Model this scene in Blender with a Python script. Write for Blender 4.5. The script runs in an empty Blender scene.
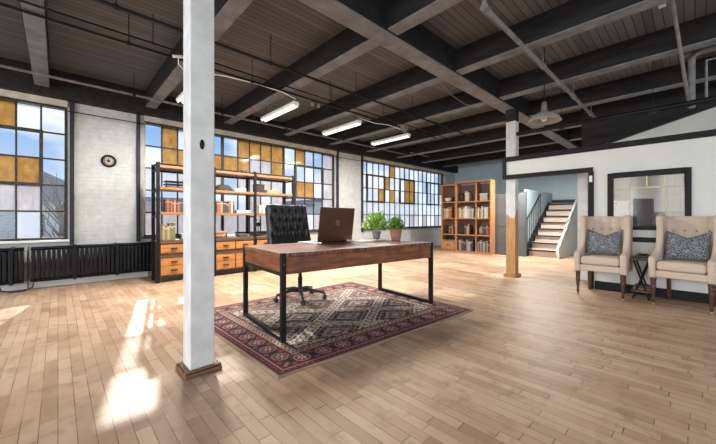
import bpy, math, random
import numpy as np
from mathutils import Vector, Matrix
C = bpy.context.scene.collection
rnd = random.Random(7)
PI = math.pi

# ------------------------------------------------------------------ mesh builder
class MB:
    def __init__(s): s.v = []; s.f = []; s.m = []; s.s = []
    def add(s, vs, fs, m=0, smooth=False, T=None):
        o = len(s.v)
        for p in vs:
            p = Vector(p)
            if T is not None: p = T @ p
            s.v.append(tuple(p))
        for f in fs:
            s.f.append([i + o for i in f]); s.m.append(m); s.s.append(smooth)
        return s
    def box(s, x0, x1, y0, y1, z0, z1, m=0, T=None):
        vs = [(x0,y0,z0),(x1,y0,z0),(x1,y1,z0),(x0,y1,z0),(x0,y0,z1),(x1,y0,z1),(x1,y1,z1),(x0,y1,z1)]
        return s.add(vs, [(0,3,2,1),(4,5,6,7),(0,1,5,4),(1,2,6,5),(2,3,7,6),(3,0,4,7)], m, False, T)
    def tube(s, pts, r, seg=8, m=0, smooth=True, T=None, caps=True):
        pts = [Vector(p) for p in pts]; n = len(pts)
        rs = r if isinstance(r, (list, tuple)) else [r] * n
        vs = []; fs = []; up = None
        for i, p in enumerate(pts):
            d = (pts[min(i+1, n-1)] - pts[max(i-1, 0)]).normalized()
            if up is None:
                up = Vector((0,0,1)) if abs(d.z) < .9 else Vector((1,0,0))
            a = (up - d * up.dot(d)).normalized(); b = d.cross(a); up = a
            for k in range(seg):
                t = 2*PI*k/seg
                vs.append(p + (a*math.cos(t) + b*math.sin(t)) * rs[i])
        for i in range(n-1):
            for k in range(seg):
                k2 = (k+1) % seg
                fs.append((i*seg+k, i*seg+k2, (i+1)*seg+k2, (i+1)*seg+k))
        s.add(vs, fs, m, smooth, T)
        if caps:
            s.add(vs[:seg], [tuple(reversed(range(seg)))], m, False, T)
            s.add(vs[-seg:], [tuple(range(seg))], m, False, T)
        return s
    def lathe(s, prof, seg=16, m=0, c=(0,0,0), smooth=True, T=None, caps=True):
        vs = []; fs = []; n = len(prof)
        for r, z in prof:
            for k in range(seg):
                t = 2*PI*k/seg
                vs.append((c[0]+r*math.cos(t), c[1]+r*math.sin(t), c[2]+z))
        for i in range(n-1):
            for k in range(seg):
                k2 = (k+1) % seg
                fs.append((i*seg+k, i*seg+k2, (i+1)*seg+k2, (i+1)*seg+k))
        if caps: fs.append(tuple(reversed(range(seg)))); fs.append(tuple((n-1)*seg+k for k in range(seg)))
        return s.add(vs, fs, m, smooth, T)
    def prism(s, poly, axis, a, b, m=0, T=None, smooth=False):
        # poly in the two other axes (order x,y,z without axis)
        n = len(poly)
        def mk(p, w):
            if axis == 'x': return (w, p[0], p[1])
            if axis == 'y': return (p[0], w, p[1])
            return (p[0], p[1], w)
        vs = [mk(p, a) for p in poly] + [mk(p, b) for p in poly]
        fs = [tuple(range(n)), tuple(reversed(range(n, 2*n)))]
        s.add(vs, fs, m, False, T)
        s.add(vs, [(i, i+n, (i+1) % n + n, (i+1) % n) for i in range(n)], m, smooth, T)
        return s
    def build(s, name, mats, parent=None, bevel=0, sub=0, seg=2, loc=None):
        me = bpy.data.meshes.new(name); me.from_pydata(s.v, [], s.f)
        if not isinstance(mats, (list, tuple)): mats = [mats]
        for mm in mats: me.materials.append(mm)
        for p, mi, sm in zip(me.polygons, s.m, s.s):
            p.material_index = mi; p.use_smooth = sm
        import bmesh
        bm = bmesh.new(); bm.from_mesh(me)
        if bevel or sub: bmesh.ops.remove_doubles(bm, verts=bm.verts, dist=1e-5)
        bmesh.ops.recalc_face_normals(bm, faces=bm.faces); bm.to_mesh(me); bm.free()
        o = bpy.data.objects.new(name, me); C.objects.link(o)
        if loc: o.location = loc
        if parent is not None: o.parent = parent
        if bevel:
            b = o.modifiers.new('bevel', 'BEVEL'); b.width = bevel; b.segments = seg; b.limit_method = 'ANGLE'; b.angle_limit = .6
        if sub:
            b = o.modifiers.new('sub', 'SUBSURF'); b.levels = sub; b.render_levels = sub
        return o

def tag(o, label, cat, group=None):
    o['label'] = label; o['category'] = cat
    if group: o['group'] = group
    return o
def thing(name, label, cat, loc=(0,0,0), rz=0, group=None):
    o = bpy.data.objects.new(name, None); C.objects.link(o)
    o.location = loc; o.rotation_euler = (0,0,rz); o.empty_display_size = .1
    return tag(o, label, cat, group)
def struct(o): o['kind'] = 'structure'; return o
def kids(o): return [c for c in bpy.data.objects if c.parent == o]
def dup(o, loc, rz, label, group=None):
    r = o.copy(); C.objects.link(r); r.location = loc; r.rotation_euler = (0,0,rz); tag(r, label, o['category'], group)
    for ch in kids(o):
        c = ch.copy(); C.objects.link(c); c.parent = r
        for g in kids(ch):
            d = g.copy(); C.objects.link(d); d.parent = c
    return r

# ------------------------------------------------------------------ materials
class NT:
    def __init__(s, name):
        s.mat = bpy.data.materials.new(name); s.mat.use_nodes = True
        s.t = s.mat.node_tree; s.t.nodes.clear()
        s.out = s.n('ShaderNodeOutputMaterial')
    def n(s, typ, **k):
        x = s.t.nodes.new(typ)
        for a, b in k.items(): setattr(x, a, b)
        return x
    def l(s, a, b): s.t.links.new(a, b)
    def val(s, sock, v):
        if hasattr(v, 'is_output') or hasattr(v, 'links'): s.l(v, sock)
        else: sock.default_value = v
    def math(s, op, a, b=0.0, c=None):
        x = s.n('ShaderNodeMath', operation=op); s.val(x.inputs[0], a); s.val(x.inputs[1], b)
        if c is not None: s.val(x.inputs[2], c)
        return x.outputs[0]
    def coord(s, kind='Object'): return s.n('ShaderNodeTexCoord').outputs[kind]
    def xyz(s, v):
        x = s.n('ShaderNodeSeparateXYZ'); s.l(v, x.inputs[0]); return x.outputs
    def comb(s, a, b, c=0.0):
        x = s.n('ShaderNodeCombineXYZ'); s.val(x.inputs[0], a); s.val(x.inputs[1], b); s.val(x.inputs[2], c); return x.outputs[0]
    def mapping(s, v, sc=(1,1,1), loc=(0,0,0), rot=(0,0,0)):
        x = s.n('ShaderNodeMapping'); s.l(v, x.inputs[0]); x.inputs['Scale'].default_value = sc
        x.inputs['Location'].default_value = loc; x.inputs['Rotation'].default_value = rot; return x.outputs[0]
    def noise(s, v, scale, detail=4, rough=.55):
        x = s.n('ShaderNodeTexNoise'); s.l(v, x.inputs['Vector']); x.inputs['Scale'].default_value = scale
        x.inputs['Detail'].default_value = detail; x.inputs['Roughness'].default_value = rough; return x.outputs[0]
    def ramp(s, f, stops):
        x = s.n('ShaderNodeValToRGB'); s.l(f, x.inputs[0]); e = x.color_ramp.elements
        while len(e) < len(stops): e.new(.5)
        for i, (p, c) in enumerate(stops):
            e[i].position = p; e[i].color = (*c, 1) if len(c) == 3 else c
        return x.outputs[0]
    def mix(s, f, a, b, mode='MIX'):
        x = s.n('ShaderNodeMix', data_type='RGBA', blend_type=mode)
        s.val(x.inputs[0], f)
        for i, v in ((6, a), (7, b)):
            if isinstance(v, tuple): x.inputs[i].default_value = (*v, 1) if len(v) == 3 else v
            else: s.l(v, x.inputs[i])
        return x.outputs[2]
    def bsdf(s, col, rough=.6, metal=0.0, spec=.5, bump=None, bs=.3, bd=.01):
        p = s.n('ShaderNodeBsdfPrincipled')
        if isinstance(col, tuple): p.inputs['Base Color'].default_value = (*col, 1)
        else: s.l(col, p.inputs['Base Color'])
        s.val(p.inputs['Roughness'], rough); p.inputs['Metallic'].default_value = metal
        p.inputs['Specular IOR Level'].default_value = spec
        if bump is not None:
            b = s.n('ShaderNodeBump'); b.inputs['Strength'].default_value = bs; b.inputs['Distance'].default_value = bd
            s.l(bump, b.inputs['Height']); s.l(b.outputs[0], p.inputs['Normal'])
        s.l(p.outputs[0], s.out.inputs[0]); return p

def plain(name, col, rough=.6, metal=0., var=.12, scale=6., spec=.5, bump=0):
    t = NT(name); c = t.coord(); n = t.noise(c, scale, 5)
    lo = tuple(max(0, v*(1-var*1.5)) for v in col); hi = tuple(min(1, v*(1+var)) for v in col)
    t.bsdf(t.ramp(n, [(.3, lo), (.7, hi)]), rough, metal, spec, n if bump else None, bump, .01)
    return t.mat
def wood(name, c1, c2, axis='x', scale=1., rough=.5, rough_sawn=False, ticks=False):
    t = NT(name); c = t.coord()
    sc = {'x': (1.2,14,14), 'y': (14,1.2,14), 'z': (14,14,1.2)}[axis]
    m = t.mapping(c, tuple(v*scale for v in sc))
    n = t.noise(m, 2.2, 6, .6); n2 = t.noise(c, 2.0*scale, 3)
    col = t.ramp(n, [(.28, c1), (.72, c2)])
    col = t.mix(t.math('MULTIPLY', n2, .45), col, tuple(v*.45 for v in c1))
    t.bsdf(col, rough, 0, .4, n, .25, .004); return t.mat

def mat_floor():
    t = NT('worn maple floor boards'); x, y, z = t.xyz(t.coord())
    W = .072
    fx = t.math('DIVIDE', x, W); row = t.math('FLOOR', fx)
    wn = t.n('ShaderNodeTexWhiteNoise', noise_dimensions='1D'); t.l(row, wn.inputs['W'])
    fy = t.math('ADD', t.math('DIVIDE', y, .5), t.math('MULTIPLY', wn.outputs[0], 7.3))
    cell = t.math('FLOOR', fy)
    w2 = t.n('ShaderNodeTexWhiteNoise', noise_dimensions='2D'); t.l(t.comb(row, cell), w2.inputs['Vector'])
    ex = t.math('ABSOLUTE', t.math('SUBTRACT', t.math('FRACT', fx), .5))
    ey = t.math('ABSOLUTE', t.math('SUBTRACT', t.math('FRACT', fy), .5))
    gx = t.math('GREATER_THAN', ex, .474); gy = t.math('GREATER_THAN', ey, .495)
    gap = t.math('MAXIMUM', gx, gy)
    c = t.comb(x, y)
    grain = t.noise(t.mapping(c, (22, 1.6, 1)), 2.0, 6, .65)
    wear = t.noise(c, 1.1, 5, .6); blot = t.noise(c, 5.5, 5, .7)
    col = t.ramp(w2.outputs[0], [(0, (.36,.225,.135)), (.45, (.49,.32,.205)), (1, (.59,.415,.28))])
    col = t.mix(t.math('MULTIPLY', grain, .55), col, (.28,.165,.095))
    col = t.mix(t.ramp(wear, [(.45, (0,0,0)), (.70, (.5,.5,.5))]), col, (.66,.51,.37))
    col = t.mix(t.ramp(blot, [(.52, (0,0,0)), (.74, (.62,.62,.62))]), col, (.17,.10,.062))
    gn = t.noise(c, 3.0, 2)
    gm = t.math('MULTIPLY', gap, t.ramp(gn, [(.35, (.25,.25,.25)), (.65, (.95,.95,.95))]))
    col = t.mix(gm, col, (.06,.036,.022))
    r = t.math('ADD', t.math('MULTIPLY', wear, .25), .36)
    h = t.math('SUBTRACT', t.math('MULTIPLY', grain, .2), gap)
    t.bsdf(col, r, 0, .32, h, .35, .003); return t.mat
def mat_brick():
    t = NT('white painted brick'); x, y, z = t.xyz(t.coord())
    v = t.comb(x, z)
    b = t.n('ShaderNodeTexBrick'); t.l(v, b.inputs['Vector']); b.inputs['Scale'].default_value = 1
    b.inputs['Brick Width'].default_value = .21; b.inputs['Row Height'].default_value = .072
    b.inputs['Mortar Size'].default_value = .006; b.inputs['Mortar Smooth'].default_value = .6
    n = t.noise(t.coord(), 9, 5, .7); n3 = t.noise(t.coord(), 40, 3)
    h = t.math('ADD', t.math('MULTIPLY', b.outputs['Fac'], -1.0), t.math('MULTIPLY', n, .5))
    col = t.ramp(n, [(.3, (.43,.45,.45)), (.7, (.57,.585,.58))])
    col = t.mix(t.math('MULTIPLY', b.outputs['Fac'], .12), col, (.38,.43,.43))
    col = t.mix(t.ramp(n3, [(.66, (0,0,0)), (.74, (.5,.5,.5))]), col, (.40,.40,.40))
    t.bsdf(col, .55, 0, .4, h, .55, .012); return t.mat
def mat_deck():
    t = NT('charcoal painted deck boards'); x, y, z = t.xyz(t.coord())
    fy = t.math('DIVIDE', y, .085); row = t.math('FLOOR', fy)
    wn = t.n('ShaderNodeTexWhiteNoise', noise_dimensions='1D'); t.l(row, wn.inputs['W'])
    e = t.math('ABSOLUTE', t.math('SUBTRACT', t.math('FRACT', fy), .5))
    gap = t.math('GREATER_THAN', e, .45)
    n = t.noise(t.mapping(t.coord(), (1.0, 10, 1)), 2.5, 5, .6)
    col = t.ramp(wn.outputs[0], [(0, (.090,.094,.102)), (1, (.155,.16,.172))])
    col = t.mix(t.math('MULTIPLY', n, .5), col, (.05,.05,.053))
    col = t.mix(gap, col, (.012,.012,.012))
    t.bsdf(col, .6, 0, .35, t.math('SUBTRACT', n, gap), .3, .006); return t.mat
def mat_beam():
    t = NT('charcoal painted timber'); n = t.noise(t.mapping(t.coord(), (6,1,6)), 2, 6, .65)
    t.bsdf(t.ramp(n, [(.3, (.011,.011,.0115)), (.75, (.030,.029,.029))]), .6, 0, .15, n, .3, .01); return t.mat
def mat_glass(name, trans, tint, diff, gloss=.06, noise=None):
    t = NT(name)
    tr = t.n('ShaderNodeBsdfTransparent'); tl = t.n('ShaderNodeBsdfTranslucent'); df = t.n('ShaderNodeBsdfDiffuse'); g = t.n('ShaderNodeBsdfGlossy')
    g.inputs['Roughness'].default_value = .08; g.inputs['Color'].default_value = (.9,.9,.9,1)
    tr.inputs[0].default_value = (*tint, 1)
    if noise:
        n = t.noise(t.mapping(t.coord(), noise[2]), noise[0], 5, .65); c = t.ramp(n, [(.3, noise[1]), (.7, diff)])
        t.l(c, tl.inputs[0]); t.l(c, df.inputs[0])
    else:
        tl.inputs[0].default_value = (*diff, 1); df.inputs[0].default_value = (*diff, 1)
    m0 = t.n('ShaderNodeMixShader'); m0.inputs[0].default_value = .25; t.l(tl.outputs[0], m0.inputs[1]); t.l(df.outputs[0], m0.inputs[2])
    m1 = t.n('ShaderNodeMixShader'); m1.inputs[0].default_value = trans; t.l(m0.outputs[0], m1.inputs[1]); t.l(tr.outputs[0], m1.inputs[2])
    m2 = t.n('ShaderNodeMixShader'); m2.inputs[0].default_value = gloss; t.l(m1.outputs[0], m2.inputs[1]); t.l(g.outputs[0], m2.inputs[2])
    t.l(m2.outputs[0], t.out.inputs[0]); return t.mat
def mat_emit(name, col, st):
    t = NT(name); p = t.bsdf((.9,.9,.88), .4)
    p.inputs['Emission Color'].default_value = (*col, 1); p.inputs['Emission Strength'].default_value = st; return t.mat
def mat_desk(axis, c=((.10,.028,.010), (.43,.155,.055)), ticks=True):
    t = NT('reclaimed reddish wood ' + axis); co = t.coord(); x, y, z = t.xyz(co)
    m = t.mapping(co, (1.2,12,12) if axis == 'x' else (12,1.2,12))
    n = t.noise(m, 2.2, 6, .65); b = t.noise(co, 3.2, 4, .6)
    col = t.ramp(n, [(.28, c[0]), (.72, c[1])])
    col = t.mix(t.ramp(b, [(.4, (0,0,0)), (.7, (.75,.75,.75))]), col, (.05,.018,.010))
    saw = t.n('ShaderNodeTexWave', wave_type='BANDS', bands_direction='X' if axis == 'x' else 'Y')
    t.l(co, saw.inputs['Vector']); saw.inputs['Scale'].default_value = 13; saw.inputs['Distortion'].default_value = 1.2; saw.inputs['Detail'].default_value = 2
    sm = t.math('MULTIPLY', t.ramp(saw.outputs['Fac'], [(.62, (0,0,0)), (.9, (1,1,1))]), t.ramp(t.noise(co, 4, 2), [(.42, (0,0,0)), (.62, (.5,.5,.5))]))
    if ticks:
        tw = t.n('ShaderNodeTexWhiteNoise', noise_dimensions='1D'); t.l(t.math('FLOOR', t.math('DIVIDE', x, .011)), tw.inputs['W'])
        sm = t.math('MULTIPLY', t.math('GREATER_THAN', tw.outputs[0], .55), t.math('MULTIPLY', t.math('LESS_THAN', y, .006), .85))
    else: sm = t.math('MULTIPLY', sm, .5)
    col = t.mix(sm, col, (.03,.014,.01))
    t.bsdf(col, .38, 0, .5, n, .25, .004); return t.mat
def mat_attr(name, rough=.9):
    t = NT(name); a = t.n('ShaderNodeAttribute', attribute_name='pattern'); n = t.noise(t.coord(), 160, 3)
    col = t.mix(t.math('MULTIPLY', n, .18), a.outputs['Color'], (.10,.075,.075))
    t.bsdf(col, rough, 0, .15, n, .5, .004); return t.mat
def mat_linen():
    t = NT('oatmeal linen'); co = t.coord(); n = t.noise(t.mapping(co, (200,200,60)), 1, 3); b = t.noise(co, 7, 3)
    col = t.mix(t.math('MULTIPLY', n, .5), (.66,.55,.44), (.48,.385,.30)); col = t.mix(t.math('MULTIPLY', b, .25), col, (.50,.41,.33))
    t.bsdf(col, .9, 0, .2, n, .25, .003); return t.mat
def mat_pillow():
    t = NT('grey scroll patterned fabric'); co = t.coord()
    n = t.n('ShaderNodeTexVoronoi', feature='DISTANCE_TO_EDGE'); t.l(t.mapping(co, (38,38,38)), n.inputs['Vector']); n.inputs['Scale'].default_value = 1
    w = t.noise(co, 26, 2)
    f = t.math('ADD', n.outputs['Distance'], t.math('MULTIPLY', w, .12))
    col = t.ramp(f, [(.12, (.27,.29,.31)), (.2, (.075,.085,.095))])
    t.bsdf(col, .85, 0, .2, w, .2, .003); return t.mat

M = {}
M['floor'] = mat_floor(); M['brick'] = mat_brick(); M['deck'] = mat_deck(); M['beam'] = mat_beam(); M['soffit'] = plain('pale grey soffit strip', (.155,.165,.18), .6, var=.25, scale=5)  # soffit: underside strips, paler grey than the beam sides
M['white'] = plain('off white wall paint', (.68,.70,.67), .6, var=.04, scale=3)
M['colwhite'] = plain('white painted timber', (.68,.70,.70), .5, var=.10, scale=7, bump=.25)
M['blue'] = plain('pale blue grey wall paint', (.42,.55,.59), .6, var=.05, scale=3)
M['black'] = plain('black trim paint', (.010,.010,.011), .5, var=.2, spec=.18)
M['iron'] = plain('black iron', (.014,.014,.015), .45, .1, var=.3, scale=20, spec=.18)
M['radiator'] = plain('black radiator enamel', (.010,.010,.012), .42, .1, var=.3, scale=20, spec=.18)
M['steel'] = plain('rusty dark window steel', (.045,.036,.03), .55, .2, var=.5, scale=14)
M['slate'] = plain('slate grey steel strip', (.028,.032,.038), .5, .1, var=.2, spec=.18)
M['pipe'] = plain('black pipe', (.012,.012,.012), .5, .1, var=.3, spec=.18)
M['gpipe'] = plain('grey galvanised pipe', (.20,.195,.19), .5, .2, var=.25, scale=10)
M['cream'] = plain('aged cream paint', (.52,.47,.38), .6, var=.15)
M['enamel'] = plain('white lamp enamel', (.78,.78,.75), .4, var=.05)
M['tube'] = mat_emit('lit fluorescent tube', (1,.97,.92), .9)
M['clear'] = mat_glass('clear pane', .985, (.97,.98,.98), (.8,.85,.9), .02)
M['hazy'] = mat_glass('hazy pane', .62, (.95,.97,1), (.75,.82,.92), .015)
M['frost'] = mat_glass('frosted pane', .22, (.95,.95,1), (.66,.66,.68), .015, (3, (.46,.46,.49), (5,5,1.2)))
M['amber'] = mat_glass('amber plastic pane', .08, (.9,.7,.4), (.66,.50,.27), .015, (2.6, (.42,.27,.105), (3,3,2)))
M['reeded'] = mat_glass('reeded textured glass', .30, (.92,.92,.88), (.66,.66,.61), .03, (4, (.46,.46,.42), (40,40,1)))
M['oak'] = wood('honey wood shelf', (.24,.105,.042), (.44,.215,.09), 'x', 1, .5)
M['oakdrawer'] = wood('warm orange drawer wood', (.36,.13,.035), (.64,.28,.085), 'x', 1, .5)
M['darkwood'] = wood('dark brown plank', (.07,.04,.026), (.16,.095,.06), 'x', 1, .5)
M['case'] = wood('reddish pine bookcase', (.36,.15,.06), (.56,.27,.12), 'z', 1, .5)
M['casedark'] = wood('bookcase back board', (.09,.05,.03), (.15,.085,.05), 'z', 1, .6)
M['deskx'] = mat_desk('x', ticks=False); M['desky'] = mat_desk('y', ticks=False)
M['desktop'] = mat_desk('x', ((.16,.055,.028), (.42,.18,.10)))
M['bare'] = wood('bare yellow pine post', (.34,.17,.07), (.54,.31,.145), 'z', .8, .6)
M['skirt'] = wood('brown base moulding', (.15,.07,.035), (.30,.15,.08), 'x', 1, .5)
M['leather'] = plain('black tufted leather', (.010,.010,.013), .36, var=.2, scale=30, spec=.6)
M['plastic'] = plain('black plastic', (.02,.02,.02), .4, var=.1)
M['chrome'] = plain('dark chrome', (.25,.25,.26), .25, .9, var=.1)
M['bronze'] = plain('brushed bronze laptop lid', (.125,.058,.036), .36, .5, var=.08, scale=2)
M['silver'] = plain('silver keyboard deck', (.50,.49,.49), .4, .5, var=.05)
M['linen'] = mat_linen(); M['pillow'] = mat_pillow(); M['rug'] = mat_attr('woven rug wool')
M['legwood'] = wood('turned walnut leg', (.05,.022,.012), (.12,.055,.03), 'z', 1, .35)
M['brass'] = plain('brass', (.42,.34,.20), .4, .5, var=.1)
M['antique'] = plain('antique nickel button', (.30,.25,.19), .5, .2, var=.1)
M['terra'] = plain('terracotta', (.42,.20,.13), .7, var=.15)
M['stone'] = plain('grey stone pot', (.27,.26,.25), .7, var=.2)
M['soil'] = plain('potting soil', (.03,.02,.015), .9)
def mat_post():
    t = NT('pine post with worn white paint'); co = t.coord(); x, y, z = t.xyz(co)
    n = t.noise(t.mapping(co, (14,14,2.5)), 1, 5, .6); n2 = t.noise(co, 9, 4)
    h = t.math('ADD', z, t.math('MULTIPLY', t.math('SUBTRACT', n, .5), .42))
    h = t.math('SUBTRACT', h, t.math('MULTIPLY', t.math('SUBTRACT', x, 6.2), 1.1))
    mask = t.math('GREATER_THAN', h, 1.20)
    g = t.noise(t.mapping(co, (14,14,1.2)), 2.2, 6, .6)
    wd = t.ramp(g, [(.28, (.36,.18,.075)), (.72, (.58,.35,.17))]); wh = t.ramp(n2, [(.3, (.56,.57,.56)), (.7, (.70,.71,.70))])
    t.bsdf(t.mix(mask, wd, wh), .6, 0, .4, g, .2, .004); return t.mat
M['post'] = mat_post()
def mat_leaf(n, a, b):
    t = NT(n); nz = t.noise(t.coord(), 28, 2); c = t.ramp(nz, [(.3, a), (.7, b)])
    t.bsdf(c, .5, 0, .4); return t.mat
M['leaf'] = mat_leaf('bright fern leaf', (.20,.40,.05), (.50,.70,.15)); M['leaf2'] = mat_leaf('deep green leaf', (.08,.22,.025), (.27,.46,.09))
M['paper'] = plain('printed paper', (.62,.62,.62), .6, var=.2, scale=30)
M['taupe'] = plain('dark taupe panel', (.030,.021,.021), .8, var=.08)
M['greypanel'] = plain('charcoal partition panel', (.085,.092,.098), .6, var=.12, scale=4)
M['page'] = plain('book pages', (.62,.56,.45), .8, var=.1, scale=40)
M['tread'] = wood('worn stair riser boards', (.42,.33,.27), (.60,.50,.43), 'y', 1, .6)
M['grass'] = plain('winter grass', (.22,.22,.16), .9); M['bwall'] = plain('pale stucco', (.72,.70,.68), .8)
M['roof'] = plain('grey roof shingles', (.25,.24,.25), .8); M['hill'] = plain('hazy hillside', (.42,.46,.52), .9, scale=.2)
M['bark'] = plain('grey bark', (.16,.13,.11), .9)

# ------------------------------------------------------------------ world, sun, camera
w = bpy.data.worlds.new('sky'); bpy.context.scene.world = w; w.use_nodes = True
nt = w.node_tree; nt.nodes.clear()
def wn(t, **k):
    x = nt.nodes.new(t)
    for a, b in k.items(): setattr(x, a, b)
    return x
tc = wn('ShaderNodeTexCoord'); mp = wn('ShaderNodeMapping'); mp.inputs['Scale'].default_value = (2.2,2.2,5.5); mp.inputs['Location'].default_value = (.3,1.7,.2)
nz = wn('ShaderNodeTexNoise'); nz.inputs['Scale'].default_value = 1.5; nz.inputs['Detail'].default_value = 6; nz.inputs['Roughness'].default_value = .52
cr = wn('ShaderNodeValToRGB'); cr.color_ramp.elements[0].position = .44; cr.color_ramp.elements[1].position = .60
sx = wn('ShaderNodeSeparateXYZ'); gr = wn('ShaderNodeValToRGB')
e = gr.color_ramp.elements; e[0].position = 0; e[0].color = (.62,.74,.90,1); e[1].position = .30; e[1].color = (.16,.40,.88,1)
mx = wn('ShaderNodeMix', data_type='RGBA'); mx.inputs[7].default_value = (.95,.96,1,1)
bg = wn('ShaderNodeBackground'); bg.inputs[1].default_value = 1.12; wo = wn('ShaderNodeOutputWorld')
L = nt.links.new
L(tc.outputs['Generated'], mp.inputs[0]); L(mp.outputs[0], nz.inputs['Vector']); L(nz.outputs[0], cr.inputs[0])
L(tc.outputs['Generated'], sx.inputs[0]); L(sx.outputs[2], gr.inputs[0]); L(cr.outputs[0], mx.inputs[0]); L(gr.outputs[0], mx.inputs[6])
L(mx.outputs[2], bg.inputs[0]); L(bg.outputs[0], wo.inputs[0])

SUN = Vector((-.21, -1, -.56)).normalized()
sl = bpy.data.lights.new('sun', 'SUN'); sl.energy = 5.5; sl.angle = math.radians(.8); sl.color = (1,.93,.82)
so = bpy.data.objects.new('sun', sl); C.objects.link(so); so.rotation_euler = SUN.to_track_quat('-Z', 'Y').to_euler(); so.location = (5, 20, 12)

cam = bpy.data.cameras.new('camera'); co = bpy.data.objects.new('camera', cam); C.objects.link(co)
cam.sensor_width = 36; cam.lens = 318/716*36; cam.shift_y = -4/716; cam.clip_start = .05; cam.clip_end = 500
co.location = (0,0,1.1); co.rotation_euler = (PI/2, 0, math.atan2(.72731, .68631) - PI/2)
sc = bpy.context.scene; sc.camera = co
sc.view_settings.view_transform = 'Standard'; sc.view_settings.look = 'None'; sc.view_settings.gamma = 1; sc.view_settings.exposure = 0.0
try: sc.cycles.max_bounces = 10; sc.cycles.diffuse_bounces = 6; sc.cycles.transparent_max_bounces = 16; sc.cycles.use_denoising = True
except Exception: pass

def area(loc, rot, sx_, sy_, e, col=(1,1,1)):
    a = bpy.data.lights.new('fill_and_fixture_lamp', 'AREA'); a.shape = 'RECTANGLE'; a.size = sx_; a.size_y = sy_; a.energy = e; a.color = col
    o = bpy.data.objects.new('fill_and_fixture_lamp', a); C.objects.link(o); o.location = loc; o.rotation_euler = rot; return o
# fill lamps added in the unseen window openings behind the camera
for x in (-3.45, 1.65, 6.75): area((x, -4.05, 1.85), (PI/2, 0, 0), 4.4, 2.4, 62, (.96,.98,1))
for y in (-1.2, 4.0): area((-6.05, y, 1.85), (PI/2, 0, -PI/2), 4.4, 2.4, 300, (.96,.98,1))
# the lit fluorescent fixtures along the windows
for x in (1.42, 2.85, 4.30, 5.78): area((x, 5.08, 2.92), (0,0,0), .10, 1.15, 110, (1,.96,.88))
area((9.2, 2.9, 2.53), (0,0,0), .10, 1.15, 190, (1,.97,.92))  # added fill lamp brightening the stairs and blue wall

# ------------------------------------------------------------------ room shell
XL, XR, YB, YW, ZC = -6.0, 12.5, -4.0, 7.15, 3.46
struct(MB().box(XL-.3, XR+.3, YB-.3, YW+.3, -.2, 0).build('floor', M['floor']))
struct(MB().box(XL-.3, XR+.3, YB-.3, YW+.3, ZC, ZC+.15).build('ceiling', M['deck']))
W1 = (-4.62, .12); W2 = (1.18, 5.86); W3 = (6.93, 11.72)
wl = MB()
for a, b in ((XL-.3, W1[0]), (W1[1], W2[0]), (W2[1], W3[0]), (W3[1], XR+.3)): wl.box(a, b, YW, YW+.3, .74, 2.97)
wl.box(XL-.3, XR+.3, YW, YW+.3, 0, .74); wl.box(XL-.3, XR+.3, YW, YW+.3, 2.97, ZC)
struct(wl.build('wall_left', M['brick']))
struct(MB().box(XR, XR+.2, YB-.3, YW, 0, ZC).build('wall_back', M['blue']))
# unseen sides of the hall behind the camera: walls with tall window openings
wf = MB().box(XL-.3, XR, YB-.3, YB, 0, .6).box(XL-.3, XR, YB-.3, YB, 3.1, ZC)
for a in (-6.3, -1.2, 3.9, 9.0): wf.box(a, a+.6, YB-.3, YB, .6, 3.1)
wf.box(11.9, XR, YB-.3, YB, .6, 3.1)
struct(wf.build('wall_front', M['white']))
ws = MB().box(XL-.3, XL, YB, YW, 0, .6).box(XL-.3, XL, YB, YW, 3.1, ZC)
for a in (-4, 1.0, 6.55): ws.box(XL-.3, XL, a, a+.6, .6, 3.1)
struct(ws.build('wall_side', M['white']))
# header beam above the windows, girder, joists
struct(MB().box(XL, XR, 6.98, YW, 3.03, ZC).build('header_beam', M['beam'], bevel=.01))
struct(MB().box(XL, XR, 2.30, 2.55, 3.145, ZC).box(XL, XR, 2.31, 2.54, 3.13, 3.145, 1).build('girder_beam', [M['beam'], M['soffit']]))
for k in range(-3, 9):
    x = -.27 + 1.44*k
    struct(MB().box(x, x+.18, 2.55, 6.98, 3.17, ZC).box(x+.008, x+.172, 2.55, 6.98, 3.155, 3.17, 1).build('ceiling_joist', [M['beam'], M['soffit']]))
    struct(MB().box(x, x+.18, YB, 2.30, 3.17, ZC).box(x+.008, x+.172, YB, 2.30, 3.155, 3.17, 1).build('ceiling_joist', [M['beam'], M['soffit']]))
struct(MB().box(XL, 1.25, YW-.035, YW, 0, .12).build('baseboard_left', M['white']))
for i, x in enumerate((.17, 1.09, 5.90, 6.90)):
    struct(MB().box(x-.028, x+.028, YW-.06, YW, .66, 3.03).build('trim_%d' % (i+1), M['slate'], bevel=.006))
for i, (a, b) in enumerate((W1, W2, W3)):
    struct(MB().box(a, b, YW-.05, YW, 2.93, 3.03).build('trim_%d' % (i+5), M['cream'], bevel=.006))

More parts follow.
